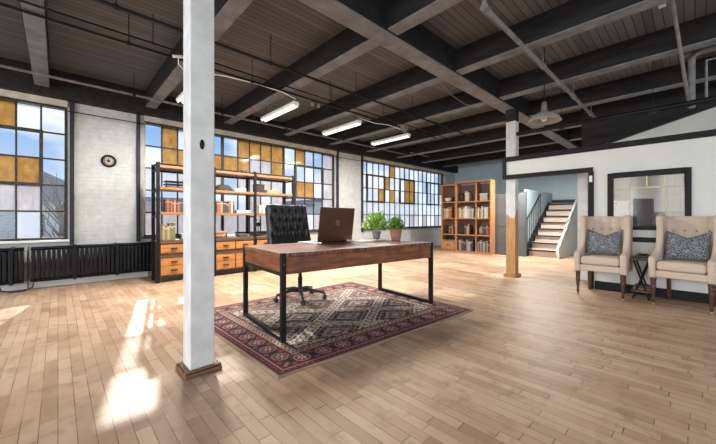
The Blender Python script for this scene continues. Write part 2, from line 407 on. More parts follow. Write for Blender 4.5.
# ------------------------------------------------------------------ steel windows
ROWS = [2.93, 2.50, 2.07, 1.64, 1.21, .78]
def window(n, span, cols, kind, sashes, thick=()):
    x0, x1 = span; Yg = YW+.12
    f = MB().box(x0, x0+.04, Yg-.05, Yg+.05, .78, 2.93, 1).box(x1-.04, x1, Yg-.05, Yg+.05, .78, 2.93)
    f.box(x0, x1, Yg-.05, Yg+.05, 2.93, 2.97).box(x0, x1, Yg-.05, Yg+.05, .74, .78)
    root = struct(f.build('window_%d' % n, [M['steel'], M['cream']]))
    bars = MB()
    for c in cols[1:-1]:
        t = .03 if any(abs(c-q) < .05 for q in thick) else .011
        bars.box(c-t, c+t, Yg-.02, Yg+.02, .78, 2.93)
    for r in ROWS[1:-1]: bars.box(x0+.04, x1-.04, Yg-.018, Yg+.018, r-.011, r+.011)
    bars.build('glazing_bars', M['steel'], root)
    for (a, b, r0, r1) in sashes:
        xa, xb, za, zb = cols[a], cols[b], ROWS[r1], ROWS[r0]
        s = MB()
        for q in (xa, xb): s.box(q-.022, q+.022, Yg-.045, Yg+.03, za-.02, zb+.02)
        for q in (za, zb): s.box(xa, xb, Yg-.044, Yg+.03, q-.022, q+.022)
        s.build('sash_frame', M['steel'], root)
    g = {}
    for i in range(len(cols)-1):
        for r in range(5):
            k = kind(i, r)
            g.setdefault(k, MB()).box(cols[i]+.004, cols[i+1]-.004, Yg-.003, Yg+.003, ROWS[r+1]+.004, ROWS[r]-.004)
    for k, nm in (('clear','clear_glass'), ('hazy','hazy_glass'), ('frost','frosted_glass'), ('amber','amber_glass')):
        if k in g: g[k].build(nm, M[k], root)
    MB().box(x0-.02, x1+.02, YW-.06, Yg-.05, .71, .745).build('window_sill', M['white'] if n == 1 else M['steel'], root, bevel=.006)
cols1 = [.08-.2765*k for k in range(17)][::-1]; cols1[-1] = .08
def k1(i, r):
    j = 15-i
    t = {0: 'ch hcf', 1: 'hhaff', 2: 'ahaff', 3: 'ahhff', 4: 'haaff'}
    m = {0: ['clear','clear','clear','clear','clear'], 1: ['hazy','clear','amber','frost','hazy'], 2: ['amber','clear','amber','frost','clear']}
    if j in m: return m[j][r]
    rr = random.Random(j*17+r); return rr.choice(['hazy','amber','frost']) if r < 3 else 'frost'
window(1, W1, cols1, k1, [(13, 15, 1, 3)])
cols2 = [1.22,1.50,1.78,2.06,2.34,2.68,3.03,3.31,3.59,3.87,4.22,4.57,4.87,5.16,5.46,5.82]
R2 = [['clear','amber','hazy','amber','clear','clear','amber','amber','amber','amber','clear','amber','clear','clear','frost'],
      ['hazy','amber','amber','hazy','amber','amber','amber','frost','frost','amber','clear','clear','hazy','clear','frost'],
      ['clear','clear','frost','frost','frost','clear','frost','frost','frost','frost','hazy','amber','amber','hazy','frost'],
      ['clear','clear','clear','frost','hazy','hazy','hazy','frost','hazy','frost','clear','clear','clear','clear','frost'],
      ['frost']*10+['hazy','frost','hazy','frost','frost']]
window(2, W2, cols2, lambda i, r: R2[r][i], [(11, 14, 1, 3)], (2.68, 4.22))
cols3 = [6.97+.2776*k for k in range(18)]; cols3[-1] = 11.68
def k3(i, r):
    if (r, i) in ((0,5),(1,4),(2,3),(2,5),(1,8),(1,9),(2,8),(2,9)): return 'amber'
    if r == 4: return 'hazy' if i % 3 else 'frost'
    if r == 3: return 'hazy'
    return 'clear' if (i*3+r) % 4 < 2 else 'hazy'
window(3, W3, cols3, k3, [(1, 4, 1, 3), (7, 10, 1, 3), (13, 16, 1, 3)])

# ------------------------------------------------------------------ columns
cm = MB().box(.664, .829, 2.397, 2.565, 0, 3.13)
c1 = struct(cm.build('column', M['colwhite'], bevel=.008))
b2 = MB()
for (x0,x1,y0,y1) in ((.624,.869,2.357,2.397),(.624,.869,2.565,2.605),(.624,.664,2.397,2.565),(.829,.869,2.397,2.565)):
    b2.box(x0,x1,y0,y1,0,.03).box(x0+.014 if x0<.65 and x1<.7 else x0, x1-.014 if x0>.8 else x1, y0+.014 if y1<2.4 else y0, y1-.014 if y0>2.5 else y1, .03, .048)
b2.build('base_moulding', M['skirt'], c1, bevel=.006)
MB().lathe([(.019,0),(.019,.006),(.012,.008)], 12, 0, T=Matrix.Translation((.742, 2.397, 1.62)) @ Matrix.Rotation(PI/2,4,'X') @ Matrix.Diagonal((.8,1.9,1,1))).build('hole_plug', M['iron'], c1)
x0, x1, y0, y1 = 6.145, 6.305, 2.28, 2.445
cm = MB().box(x0, x1, y0, y1, 0, 1.22, 1)
cm.box(x0, x1, y0, y1, 1.22, 2.9, 0).box(x0-.004, x1+.004, y0-.004, y1+.004, 2.9, 3.13, 2)
for i in range(5): cm.box(x0-.008, x0, y0+.01+i*.032, y0+.028+i*.032, 2.2, 2.9, 0); cm.box(x0+.008+i*.03, x0+.025+i*.03, y0-.008, y0, 2.2, 2.9, 0)
c2 = struct(cm.build('column', [M['post'], M['post'], M['beam']]))
MB().box(x0-.035, x1+.035, y0-.035, y0, 0, .06).box(x0-.035, x1+.035, y1, y1+.035, 0, .06).box(x0-.035, x0, y0, y1, 0, .06).box(x1, x1+.035, y0, y1, 0, .06).build('base_moulding', M['bare'], c2, bevel=.004)

# ------------------------------------------------------------------ partition wall with opening and interior window
XP, XQ = 6.07, 6.135
YJ = 1.09                     # right jamb of the opening
iy0, iy1, iz0, iz1 = .03, .91, .93, 1.77     # interior window hole
p = MB()
p.box(XP, XQ, YB, iy0, 0, 2.14).box(XP, XQ, iy1, YJ, 0, 2.14).box(XP, XQ, iy0, iy1, 0, iz0).box(XP, XQ, iy0, iy1, iz1, 2.14)
p.box(XP, XQ, YJ, 2.44, 1.89, 2.14)
struct(p.build('wall_right', M['white']))
t = MB().box(XP-.03, XQ+.005, YB, 2.47, 2.14, 2.225)
t.box(XP-.03, XQ+.005, YJ, 2.47, 1.82, 1.89).box(XP-.03, XQ+.005, 2.41, 2.47, 1.89, 2.14)
t.box(XP-.03, XQ+.005, YJ-.01, YJ+.06, 0, 1.82)
struct(t.build('trim_8', M['black'], bevel=.004))
# light switch plate on the jamb
tag(MB().box(XP-.038, XP-.03, YJ+.005, YJ+.045, 1.66, 1.76).build('switch_plate', M['enamel'], bevel=.004), 'small white plate on the black jamb of the wide opening', 'switch')
struct(MB().box(XP-.012, XP, YB, YJ-.02, 0, .13).build('baseboard_right', M['black'], bevel=.003))
wroot = MB()
for (a, b2_, c, d) in ((iy0-.0, iy0+.062, iz0, iz1), (iy1-.062, iy1, iz0, iz1), (iy0+.062, iy1-.062, iz1-.07, iz1), (iy0+.062, iy1-.062, iz0, iz0+.05)):
    wroot.box(XP-.025, XQ+.01, a, b2_, c, d)
wr = struct(wroot.build('window_4', M['black'], bevel=.004))
struct(MB().box(XP-.025, XP, iy0, iy1, .755, .825).build('trim_9', M['black'], bevel=.004))
gy0, gy1, gz0, gz1 = iy0+.062, iy1-.062, iz0+.05, iz1-.07
ys = [gy0 + (gy1-gy0)*q for q in (0, .25, .5, .75, 1)]; zs = [gz1-.165*q for q in range(5)]
mb = MB(); Xg = (XP+XQ)/2
for q in ys[1:4]: mb.box(Xg-.012, Xg+.012, q-.007, q+.007, zs[1] if q == ys[2] else zs[4], gz1)
mb.box(Xg-.012, Xg+.012, gy0, gy1, zs[1]-.008, zs[1]+.008)
mb.box(Xg-.012, Xg+.012, ys[3], gy1, zs[2]-.008, zs[2]+.008).box(Xg-.012, Xg+.012, gy0, ys[1], zs[2]-.008, zs[2]+.008).box(Xg-.012, Xg+.012, gy0, ys[1], zs[3]-.008, zs[3]+.008)
mb.build('glazing_bars', M['brass'], wr)
rg = MB(); cg = MB()
for i in range(4): rg.box(Xg-.004, Xg+.004, ys[i]+.01, ys[i+1]-.01, zs[1]+.01, gz1)
for j in (1, 2, 3): rg.box(Xg-.004, Xg+.004, gy0, ys[1]-.01, zs[j+1]+.01 if j < 3 else gz0, zs[j]-.01)
rg.box(Xg-.004, Xg+.004, ys[3]+.01, gy1, zs[2]+.01, zs[1]-.01)
rg.build('reeded_glass', M['reeded'], wr)
cg.box(Xg-.003, Xg+.003, ys[1]+.01, ys[3]-.01, gz0, zs[1]-.01).box(Xg-.003, Xg+.003, ys[3]+.01, gy1, gz0, zs[2]-.01)
cg.build('clear_glass', M['clear'], wr)
# stepped taupe cabinet behind the interior window
cb = thing('storage_cabinet', 'dark taupe stepped cabinet seen through the black framed interior window', 'cabinet', (6.75, .48, 0))
MB().box(-.18, .18, -.03, .19, .06, 1.40).build('tall_body', M['taupe'], cb, bevel=.006)
MB().box(-.18, .18, -.27, -.031, .06, 1.19).build('low_body', M['taupe'], cb, bevel=.006)
MB().box(-.15, .15, -.25, .17, 0, .06).build('plinth', M['black'], cb)
# upper white wall and sloping dark soffit behind the partition
struct(MB().box(8.05, 8.15, YB, 1.55, 0, ZC).build('wall_stairwell', M['white']))
struct(MB().prism([(1.62,2.47),(1.62,3.45),(-2.0,3.45),(-.36,3.0)], 'x', 7.93, 8.04).build('soffit_beam', M['beam']))
struct(MB().box(8.035, 8.05, -.27, -.26, 2.2, 2.98).build('trim_10', M['slate']))
# white post beyond the opening
struct(MB().box(6.75, 6.90, 1.29, 1.44, 0, 2.0).build('column', M['colwhite'], bevel=.006))

# ------------------------------------------------------------------ far side: dark partition, stairs
struct(MB().box(9.66, 9.74, 3.34, 5.95, 0, 1.83).box(9.64, 9.76, 3.30, 3.34, 0, 1.86).box(9.652, 9.66, 3.40, 4.05, .85, .90).box(9.652,9.66,3.85,3.88,0,1.83).build('wall_partition', M['greypanel'], bevel=.004))
st = thing('staircase', 'open staircase with pale risers and dark treads rising beyond the opening', 'staircase', (9.95, 2.95, 0))
NR = 8; RH = 1.56/NR; RD = .26
for i in range(NR):
    MB().box(i*RD, i*RD+.03, -.36, .36, i*RH, (i+1)*RH-.03).build('riser', M['tread'], st)
    MB().box(i*RD-.05, (i+1)*RD+.02 if i < NR-1 else 2.54, -.38, .38, (i+1)*RH-.03, (i+1)*RH).build('tread', M['tread'], st, bevel=.006)
    MB().box(i*RD-.056, i*RD-.035, -.37, .37, (i+1)*RH-.032, (i+1)*RH+.003).build('nosing', M['black'], st)
MB().prism([(-.12,0),(2.5,0),(2.5,1.72),(2.05,1.72),(-.12,.22)], 'y', -.44, -.385).build('stringer', M['white'], st)
MB().prism([(-.12,0),(.05,0),(2.1,1.42),(2.1,1.62),(2.0,1.62),(-.12,.18)], 'y', .385, .43).build('stringer', M['iron'], st)
MB().tube([(-.15,-.41,.12),(-.15,-.41,.26),(2.05,-.41,1.80),(2.5,-.41,1.80)], .035, 8).build('side_rail', M['white'], st)
rl = MB()
rl.tube([(-.1,.42,0),(-.1,.42,1.0),(1.2,.42,1.86)], .018).tube([(-.1,.42,.2),(1.2,.42,1.1)], .012)
for i in range(9):
    x = -.1+1.3*i/8; rl.tube([(x,.42,.2+.9*i/8),(x,.42,1.0+.86*i/8)], .008, 6)
rl.build('handrail', M['iron'], st)
MB().tube([(.55,-.44,.95),(.9,-.5,1.18),(1.05,-.47,1.3)], .014).build('wall_rail', M['gpipe'], st)
struct(MB().box(10.0, 12.48, 3.40, 3.46, 0, 1.95).build('wall_stair', M['blue']))
struct(MB().box(12.44, XR, 1.6, 3.39, 1.62, 1.72).build('trim_11', M['slate']))

# ------------------------------------------------------------------ radiator
def radiator(xs, xe, label):
    r = thing('radiator', label, 'radiator', ((xs+xe)/2, 6.95, 0), 0, 'black radiators along the window wall')
    n = max(2, int(round((xe-xs)/.056))); L0 = (xe-xs)/2
    for i in range(n):
        x = -L0 + (i+.5)*(xe-xs)/n
        m = MB().box(x-.021, x+.021, -.075, .075, .17, .605)
        m.build('section', M['radiator'], r, bevel=.009)
    for z in (.145, .63): MB().tube([(-L0,0,z),(L0,0,z)], .028, 10).build('header_pipe', M['radiator'], r)
    for x in [-L0+.5+.55*k for k in range(int((2*L0-.4)/.55)+1)]:
        MB().box(x-.02, x+.02, -.09, .20, .11, .66).build('wall_bracket', M['radiator'], r, bevel=.004)
    return r
radiator(-3.2, -.37, 'black cast iron radiator under the multi-pane window at the left edge')
radiator(-.30, 1.28, 'black cast iron radiator below the white brick pier and wall clock')
hz = [(-.62,6.93,.108),(-.6,6.9,.04),(-.5,6.88,.012),(-.38,6.88,.012),(-.28,6.9,.05),(-.27,6.93,.108)]
tag(MB().tube(hz, .009, 8).build('radiator_hose', M['iron']), 'thin black loop of pipe joining the two radiators near the floor', 'pipe')
tag(MB().tube([(-.335,7.06,0.02),(-.335,7.06,.5),(-.325,7.06,.66)], .012, 8).build('riser_pipe', M['gpipe']), 'short pale vertical pipe in the gap between the radiators', 'pipe')

# ------------------------------------------------------------------ clock
ck = thing('wall_clock', 'small round black rimmed clock on the white brick pier', 'clock', (.655, 7.15, 2.11))
Tc = Matrix.Rotation(PI/2, 4, 'X')
MB().lathe([(.075,0),(.105,0),(.112,.012),(.105,.03),(.085,.034),(.078,.02),(.075,0)], 28, 0, T=Tc, caps=False).build('rim', M['black'], ck)
MB().lathe([(.078,.004),(.078,.012)], 28, 0, T=Tc).build('face', M['cream'], ck)
h = MB().box(-.004,.004,-.018,-.014,-.01,.05).box(-.035,.01,-.018,-.014,-.004,.004)
for k in range(12):
    a = k*PI/6; h.add([( .062*math.cos(a)-.005,-.0135,.062*math.sin(a)-.005),(.062*math.cos(a)+.005,-.0135,.062*math.sin(a)-.005),(.062*math.cos(a)+.005,-.0135,.062*math.sin(a)+.005),(.062*math.cos(a)-.005,-.0135,.062*math.sin(a)+.005)],[(0,1,2,3)])
h.lathe([(.024,.0125),(.024,.0155)], 16, 0, T=Tc)
h.build('hands', M['taupe'], ck)

# ------------------------------------------------------------------ pipes and wires under the ceiling
def pipe(name, pts, r, m, label, cat='pipe', group=None, hang=()):
    o = tag(MB().tube(pts, r, 8).build(name, M[m]), label, cat, group)
    for (x, y, z) in hang: MB().tube([(x,y,z),(x,y,ZC)], .005, 6).tube([(x-.02,y,z),(x+.02,y,z)], r*1.5, 8).build('hanger', M['iron'], o)
    return o
pipe('conduit', [(XL,4.52,3.13),(7.0,4.52,3.13)], .016, 'pipe', 'thin black conduit running above the row of fluorescent lights', hang=[(x,4.52,3.13) for x in (-1.0,.6,2.1,3.6,5.0,6.5)])
pipe('conduit', [(-2,4.30,3.12),(7.6,4.30,3.12)], .012, 'pipe', 'thinner black conduit beside the one above the fluorescent lights', hang=[(x,4.30,3.12) for x in (.8,3.4,6.3)])
pipe('sprinkler_pipe', [(XL,3.76,3.10),(7.5,3.76,3.10),(7.5,3.76,3.02)], .018, 'pipe', 'black sprinkler pipe nearest the main girder on its window side', hang=[(x,3.76,3.10) for x in (.4,2.0,3.5,5.0,6.4)])
pipe('sprinkler_pipe', [(XL,6.26,3.10),(8.2,6.26,3.10),(8.2,6.26,3.2),(9.2,6.26,3.2)], .02, 'gpipe', 'long grey pipe running close along the top of the windows', hang=[(x,6.26,3.10) for x in (-.6,.9,2.3,3.7,5.2,6.6,7.9)])
pipe('window_rod', [(XL,7.02,2.845),(11.5,7.02,2.845)], .008, 'pipe', 'thin dark rod across the tops of the windows', 'rod')
pipe('conduit', [(5.44,2.6,3.13),(5.44,6.9,3.13)], .013, 'gpipe', 'pale conduit running along a joist from the girder to the windows')
sp = thing('sprinkler_pipe', 'large grey sprinkler pipe on the camera side of the girder, above the pendant lamp', 'pipe', (0, 1.36, 3.08))
MB().tube([(2.9,0,0),(10.7,0,0)], .026, 10).build('main_pipe', M['gpipe'], sp)
for x in (2.95, 4.6, 6.1, 7.4): MB().tube([(x-.045,0,0),(x+.045,0,0)], .036, 10).tube([(x,0,0),(x,0,.379)], .008, 6).build('hanger', M['gpipe'], sp)
MB().tube([(2.92,0,.0),(2.92,0,.1),(2.92,-.3,.1)], .03, 10).build('elbow', M['gpipe'], sp)
pipe('sprinkler_pipe', [(6.0,YB,2.58),(6.0,2.2,2.61)], .036, 'pipe', 'thick dark pipe running from the timber post above the white partition', hang=[(6.0,y,2.6) for y in (1.5,.4,-1.2)])
pipe('drop_pipe', [(4.7,.17,3.458),(5.97,.06,2.635)], .018, 'gpipe', 'slanting grey pipe reaching down to the partition cap at upper right')
vp = thing('vent_pipe', 'thick pale vertical pipe with elbow above the partition at upper right', 'pipe', (6.08, .03, 0))
MB().tube([(0,0,2.55),(0,0,3.20),(.01,-.03,3.26),(.03,-.12,3.28)], .036, 12).build('riser', M['gpipe'], vp)
MB().tube([(.03,.10,3.28),(.03,-1.5,3.28)], .042, 12).build('branch', M['gpipe'], vp)
pipe('wall_conduit', [(6.1,-.10,2.6),(6.1,-.10,3.14),(6.1,-.5,3.14),(6.1,-.5,2.6)], .016, 'gpipe', 'U shaped grey conduit at the right edge above the partition')
tag(MB().box(4.83, 4.90, .22, .28, 3.445, 3.4605).build('ceiling_tag', M['enamel']), 'small white rectangular tag on the dark ceiling boards at upper right', 'tag')
pipe('power_cord', [(1.45,4.6,3.08),(1.7,4.5,3.08),(2.2,4.55,3.13),(2.6,4.5,3.10),(2.85,4.52,3.06)], .007, 'enamel', 'white power cord drooping to the first fluorescent light right of the column', 'cord')
pipe('power_cord', [(4.3,4.52,3.06),(4.7,4.5,3.04),(5.2,4.52,3.1),(5.75,4.5,3.06)], .007, 'enamel', 'white power cord drooping between the second and third fluorescent lights', 'cord')
pipe('power_cord', [(5.5,2.8,3.15),(5.1,2.72,3.06),(4.6,2.68,3.07),(4.05,2.62,3.15)], .005, 'gpipe', 'pale loop of cord hanging beside the girder near the timber post', 'cord')
jb = MB().box(5.42,5.54,4.28,4.40,3.02,3.12).box(5.46,5.5,4.32,4.36,2.94,3.02)
jbo = jb.build('junction_box', M['gpipe'], bevel=.006); MB().tube([(5.48,4.34,3.12),(5.48,4.34,ZC)], .006, 6).build('hanger', M['iron'], jbo)
tag(jbo, 'grey junction box hanging by the third fluorescent light', 'junction box')
lm = thing('spot_lamp', 'tiny white lamp head clipped to the pipe left of the near column', 'lamp', (1.1,4.45,3.05))
MB().tube([(0,0,.06),(0,0,-.02),(.06,.02,-.06)], .006, 6).build('arm', M['enamel'], lm); MB().tube([(-.06,0,.06),(.05,.0,.09)], .02, 8).build('head', M['enamel'], lm)
sp2 = thing('emergency_light', 'small twin-bulb fitting on the black pipe between the first two fluorescent lights', 'light', (3.25,4.52,3.13))
MB().tube([(-.07,0,-.06),(0,0,.02),(.07,0,-.06)], .008, 6).build('bracket', M['iron'], sp2)
MB().lathe([(.0,-.11),(.03,-.1),(.036,-.06),(.02,-.04)], 10, 0, c=(-.06,0,0)).build('bulb', M['gpipe'], sp2); MB().lathe([(.0,-.11),(.03,-.1),(.036,-.06),(.02,-.04)], 10, 0, c=(.06,0,0)).build('bulb', M['gpipe'], sp2)

# fluorescent strip lights
def strip(loc, label):
    o = thing('fluorescent_light', label, 'ceiling light', loc, 0, 'fluorescent strip lights under the joists')
    MB().prism([(-.045,.06),(.045,.06),(.06,.02),(.052,0),(-.052,0),(-.06,.02)], 'y', -.58, .58).build('housing', M['enamel'], o, bevel=.004)
    for x in (-.032, .032): MB().tube([(x,-.56,-.014),(x,.56,-.014)], .014, 10).build('tube', M['tube'], o)
    for y in (-.45, .45): MB().tube([(0,y,.07),(0,y,.2)], .004, 6).build('hanger', M['iron'], o)
    return o
s0 = strip((1.42,5.08,2.96), 'fluorescent strip light half hidden behind the near white column')
dup(s0, (2.85,5.08,2.96), 0, 'fluorescent strip light just right of the near white column, above the tufted chair', s0['group'])
dup(s0, (4.30,5.08,2.96), 0, 'middle strip light in the row along the windows, second right of the near column', s0['group'])
dup(s0, (5.78,5.02,2.96), 0, 'farthest strip light in the row, hanging above the potted plants', s0['group'])

s5 = strip((9.2,2.9,2.57), 'added strip fixture for the fill lamp beyond the wide opening near the staircase')  # made-up fixture to house the fill lamp, out of view behind the transom
for y in (-.45, .45): MB().tube([(0,y,.2),(0,y,ZC-2.57)], .004, 6).build('hanger', M['iron'], s5)
# pendant lamp
pl = thing('pendant_lamp', 'grey enamel barn pendant lamp hanging on a rod near the timber post', 'pendant lamp', (4.92,1.44,2.42))
MB().tube([(0,0,.26),(0,0,1.04)], .007, 6).tube([(.0,0,1.0),(-.05,0,1.04)], .005, 6).build('rod', M['iron'], pl)
MB().lathe([(.0,.30),(.03,.29),(.035,.22),(.045,.16),(.05,.15)], 20).build('socket_neck', M['gpipe'], pl)
MB().lathe([(.05,.155),(.10,.13),(.17,.09),(.205,.03),(.21,.02),(.206,.018),(.165,.085),(.098,.122),(.048,.145)], 28).build('shade', plain('grey lamp enamel', (.30,.30,.29), .4), pl)
MB().lathe([(.0,.02),(.03,.03),(.04,.06),(.02,.13)], 14).build('bulb', M['enamel'], pl)

# ------------------------------------------------------------------ rug
def make_rug():
    A, B, Cc, D = [np.array(q) for q in ((1.096,1.955),(3.58,1.80),(3.66,4.05),(1.06,4.02))]
    nu, nv = 330, 280; L, Wd = 2.52, 2.14
    u, v = np.meshgrid(np.linspace(0,1,nu), np.linspace(0,1,nv))
    P = ((1-u)*(1-v))[...,None]*A + (u*(1-v))[...,None]*B + (u*v)[...,None]*Cc + ((1-u)*v)[...,None]*D
    s = u*L; t = v*Wd
    rs = np.random.RandomState(5)
    wob = .012*np.sin(s*5.1+1)*(v < .001) + .010*np.sin(t*6.3)*(u < .001)
    P[...,1] += wob*(v < .001); P[...,0] += wob*(u < .001)
    # which edge is nearest, coordinate along it
    ds = np.minimum(s, L-s); dt = np.minimum(t, Wd-t); d = np.minimum(ds, dt); along = np.where(ds < dt, t, s)
    col = np.zeros((nv, nu, 3)); put = lambda m, c: col.__setitem__(m, c)
    tan, mar, dk, pale, nav, rose = (.36,.27,.18), (.115,.026,.034), (.03,.012,.015), (.50,.37,.32), (.025,.023,.035), (.24,.085,.085)
    put(d >= 0, tan); put(d > .022, dk); 
    put((d > .03) & (d < .07), mar); put((d > .042) & (d < .058) & (np.mod(along,.05) < .024), rose)
    put((d >= .07) & (d < .08), pale)
    put((d >= .08) & (d < .275), mar)
    p = .20; a = np.mod(along, p)-p/2; b = d-.178
    put((d >= .08) & (d < .275) & (np.abs(np.abs(a)-p/2)+np.abs(b) < .05), nav)
    put((d >= .085) & (d < .27) & (np.abs(np.abs(a)-p/2)+np.abs(np.abs(b)-.06) < .025), rose)
    oc = np.maximum(np.maximum(np.abs(a), np.abs(b)), (np.abs(a)+np.abs(b))*.72)
    m = (d >= .08) & (d < .275)
    put(m & (oc < .078), nav); put(m & (oc < .070), (.30,.17,.16)); put(m & (oc < .052), mar)
    ang = np.arctan2(b, a); rad = np.hypot(a, b)
    put(m & (rad < .030+.014*np.cos(6*ang)), pale); put(m & (rad < .012), dk)
    put((d >= .275) & (d < .287), tan); put((d >= .287) & (d < .315), dk)
    z = np.abs(np.mod(along,.06)-.03)/.03; put((d >= .287) & (d < .315) & (np.abs((d-.287)/.028-z) < .3), pale)
    put((d >= .315) & (d < .325), tan); put((d >= .325) & (d < .352), rose); put((d >= .325) & (d < .352) & (np.mod(along,.04) < .018), tan)
    put((d >= .352) & (d < .362), dk)
    f = d >= .362
    q = .019
    fs = np.floor((s-L/2)/q)*q; ft = np.floor((t-Wd/2)/q)*q
    pa, pb = .84, .62
    ua = fs/pa+ft/pb; ub = fs/pa-ft/pb
    ia = np.floor(ua); ib = np.floor(ub); fa = np.abs(ua-ia-.5)*2; fb = np.abs(ub-ib-.5)*2
    e = np.maximum(fa, fb)
    kind = np.mod(ia*2+ib*3, 5)
    base = [(.022,.020,.025), (.032,.027,.030), (.17,.10,.09), (.025,.023,.028), (.27,.19,.165)]
    for k in range(5): put(f & (kind == k), base[k])
    cream = (.62,.54,.45)
    put(f & (e > .76), cream); put(f & (e > .86) & (e < .91), (.07,.045,.045)); put(f & (e > .93) & (np.mod(np.floor(fs/q), 4) < 2), (.30,.24,.20))
    put(f & (e > .60) & (e < .66), (.33,.26,.23)); put(f & (e > .66) & (e < .72) & (np.mod(np.floor(ft/q), 3) < 1), (.25,.10,.09))
    put(f & (e < .42) & (e > .30), (.40,.32,.27)); put(f & (e < .30) & (e > .14), (.20,.12,.11)); put(f & (e < .14), (.50,.40,.30))
    hook = f & (e > .42) & (e < .60) & (np.mod(np.floor(fs/q)+np.floor(ft/q), 5) < 1); put(hook, (.32,.25,.23))
    col *= (1 + .16*(rs.rand(nv, nu, 1)-.5)) * (1+.10*np.sin(t*9+np.sin(s*3))[...,None])
    col = col*.97 + .006
    verts = [(x, y, .012) for x, y in P.reshape(-1,2)]
    idx = np.arange(nu*nv).reshape(nv, nu)
    faces = np.stack([idx[:-1,:-1], idx[:-1,1:], idx[1:,1:], idx[1:,:-1]], -1).reshape(-1,4).tolist()
    rim = list(idx[0,:]) + list(idx[1:,-1]) + list(idx[-1,-2::-1]) + list(idx[-2:0:-1,0])
    o = len(verts); verts += [(verts[i][0], verts[i][1], 0.0005) for i in rim]; n = len(rim)
    faces += [(int(rim[i]), o+i, o+(i+1) % n, int(rim[(i+1) % n])) for i in range(n)]
    me = bpy.data.meshes.new('area_rug'); me.from_pydata(verts, [], faces); me.materials.append(M['rug'])
    at = me.color_attributes.new('pattern', 'FLOAT_COLOR', 'POINT')
    cc = np.ones((len(verts), 4), np.float32); cc[:nu*nv,:3] = col.reshape(-1,3); cc[nu*nv:,:3] = tan
    at.data.foreach_set('color', cc.ravel())
    ob = bpy.data.objects.new('area_rug', me); C.objects.link(ob)
    return tag(ob, 'large worn maroon and charcoal patterned wool rug under the desk', 'rug')
make_rug()

# ------------------------------------------------------------------ desk
DX, DY, DTH, DL, DD, DH = 1.415, 2.465, -.087, 2.065, 1.0, .79
dk = thing('writing_desk', 'reclaimed reddish wood desk with black metal frame legs on the rug', 'desk', (DX, DY, .012), DTH)
H = DH-.012; s = .043
MB().box(.002, DL-.002, .002, DD-.002, H-.035, H).build('tabletop', M['desktop'], dk, bevel=.005)
MB().box(s, DL-s, .008, .035, H-.19, H-.036).build('front_apron', M['deskx'], dk, bevel=.004)
MB().box(s, DL-s, DD-.035, DD-.008, H-.19, H-.036).build('back_apron', M['deskx'], dk, bevel=.004)
for x in (.008, DL-.035): MB().box(x, x+.027, s, DD-s, H-.17, H-.036).build('side_apron', M['desky'], dk, bevel=.004)
for x in (0, DL-s):
    for y in (0, DD-s): MB().box(x-.001, x+s+.001, y-.001, y+s+.001, 0, H+.001).build('leg', M['iron'], dk, bevel=.004)
    MB().box(x+.001, x+s-.001, s, DD-s, 0, .04).build('floor_rail', M['iron'], dk, bevel=.004)
    MB().box(x+.006, x+s-.006, s, DD-s, H-.205, H-.17).build('upper_rail', M['iron'], dk, bevel=.003)
for x, y in ((.025,-.006),(DL-.025,-.006)):
    MB().lathe([(.008,0),(.007,.006)], 10, 0, T=Matrix.Translation((x,.0,H-.10)) @ Matrix.Rotation(PI/2,4,'X')).build('bolt', M['chrome'], dk)

# laptop
lp = thing('laptop', 'open laptop with brushed bronze lid, its back to the camera, on the desk', 'laptop', (2.215, 3.05, DH+.0015), .15)
MB().box(0, .64, 0, .34, 0, .014).build('keyboard_base', M['silver'], lp, bevel=.004)
MB().box(.05, .56, .05, .18, .014, .0165).build('keyboard', M['plastic'], lp); MB().box(.21,.40,.20,.31,.014,.0152).build('touchpad', M['silver'], lp)
Tl = Matrix.Translation((0,.0,.016)) @ Matrix.Rotation(math.radians(7), 4, 'X')
MB().box(0, .64, -.010, 0, .004, .425, T=Tl).build('lid', M['bronze'], lp, bevel=.005)
MB().box(.012, .628, 0, .0015, .02, .413, T=Tl).build('screen', M['plastic'], lp)
lg = MB()
for a in (0, 1):
    for b in (0, 1): lg.box(.285+.037*a, .319+.037*a, -.0115, -.0102, .20+.037*b, .234+.037*b, T=Tl)
lg.build('logo', M['chrome'], lp)
MB().tube([(.08,-.004,.012),(.53,-.004,.012)], .009, 8).build('hinge', M['iron'], lp)

# papers and plants on the desk
def leaf_ball(mb, c, rx, rz, n, seed, ll, wdt, droop=.5):
    r = random.Random(seed)
    for i in range(n):
        az = r.uniform(0, 2*PI); el = math.asin(r.uniform(-.15, 1)); k = r.uniform(.25, 1.0)
        d = Vector((math.cos(az)*math.cos(el), math.sin(az)*math.cos(el), math.sin(el)))
        p = Vector(c) + Vector((d.x*rx, d.y*rx, d.z*rz))*k
        dr = (d + Vector((r.uniform(-.6,.6), r.uniform(-.6,.6), r.uniform(-droop,.35)))).normalized()
        sd = dr.cross(Vector((r.uniform(-.3,.3), r.uniform(-.3,.3), 1))).normalized(); up = sd.cross(dr)
        l = ll*r.uniform(.7,1.3); w2 = wdt*r.uniform(.7,1.3)
        vs = [p, p+dr*l*.35+sd*w2*.5+up*.004, p+dr*l*.35-sd*w2*.5+up*.004, p+dr*l*.72+sd*w2*.36-up*l*.05, p+dr*l*.72-sd*w2*.36-up*l*.05, p+dr*l-up*l*.2]
        mb.add(vs, [(0,1,2),(1,3,4,2),(3,5,4)], 0, True)
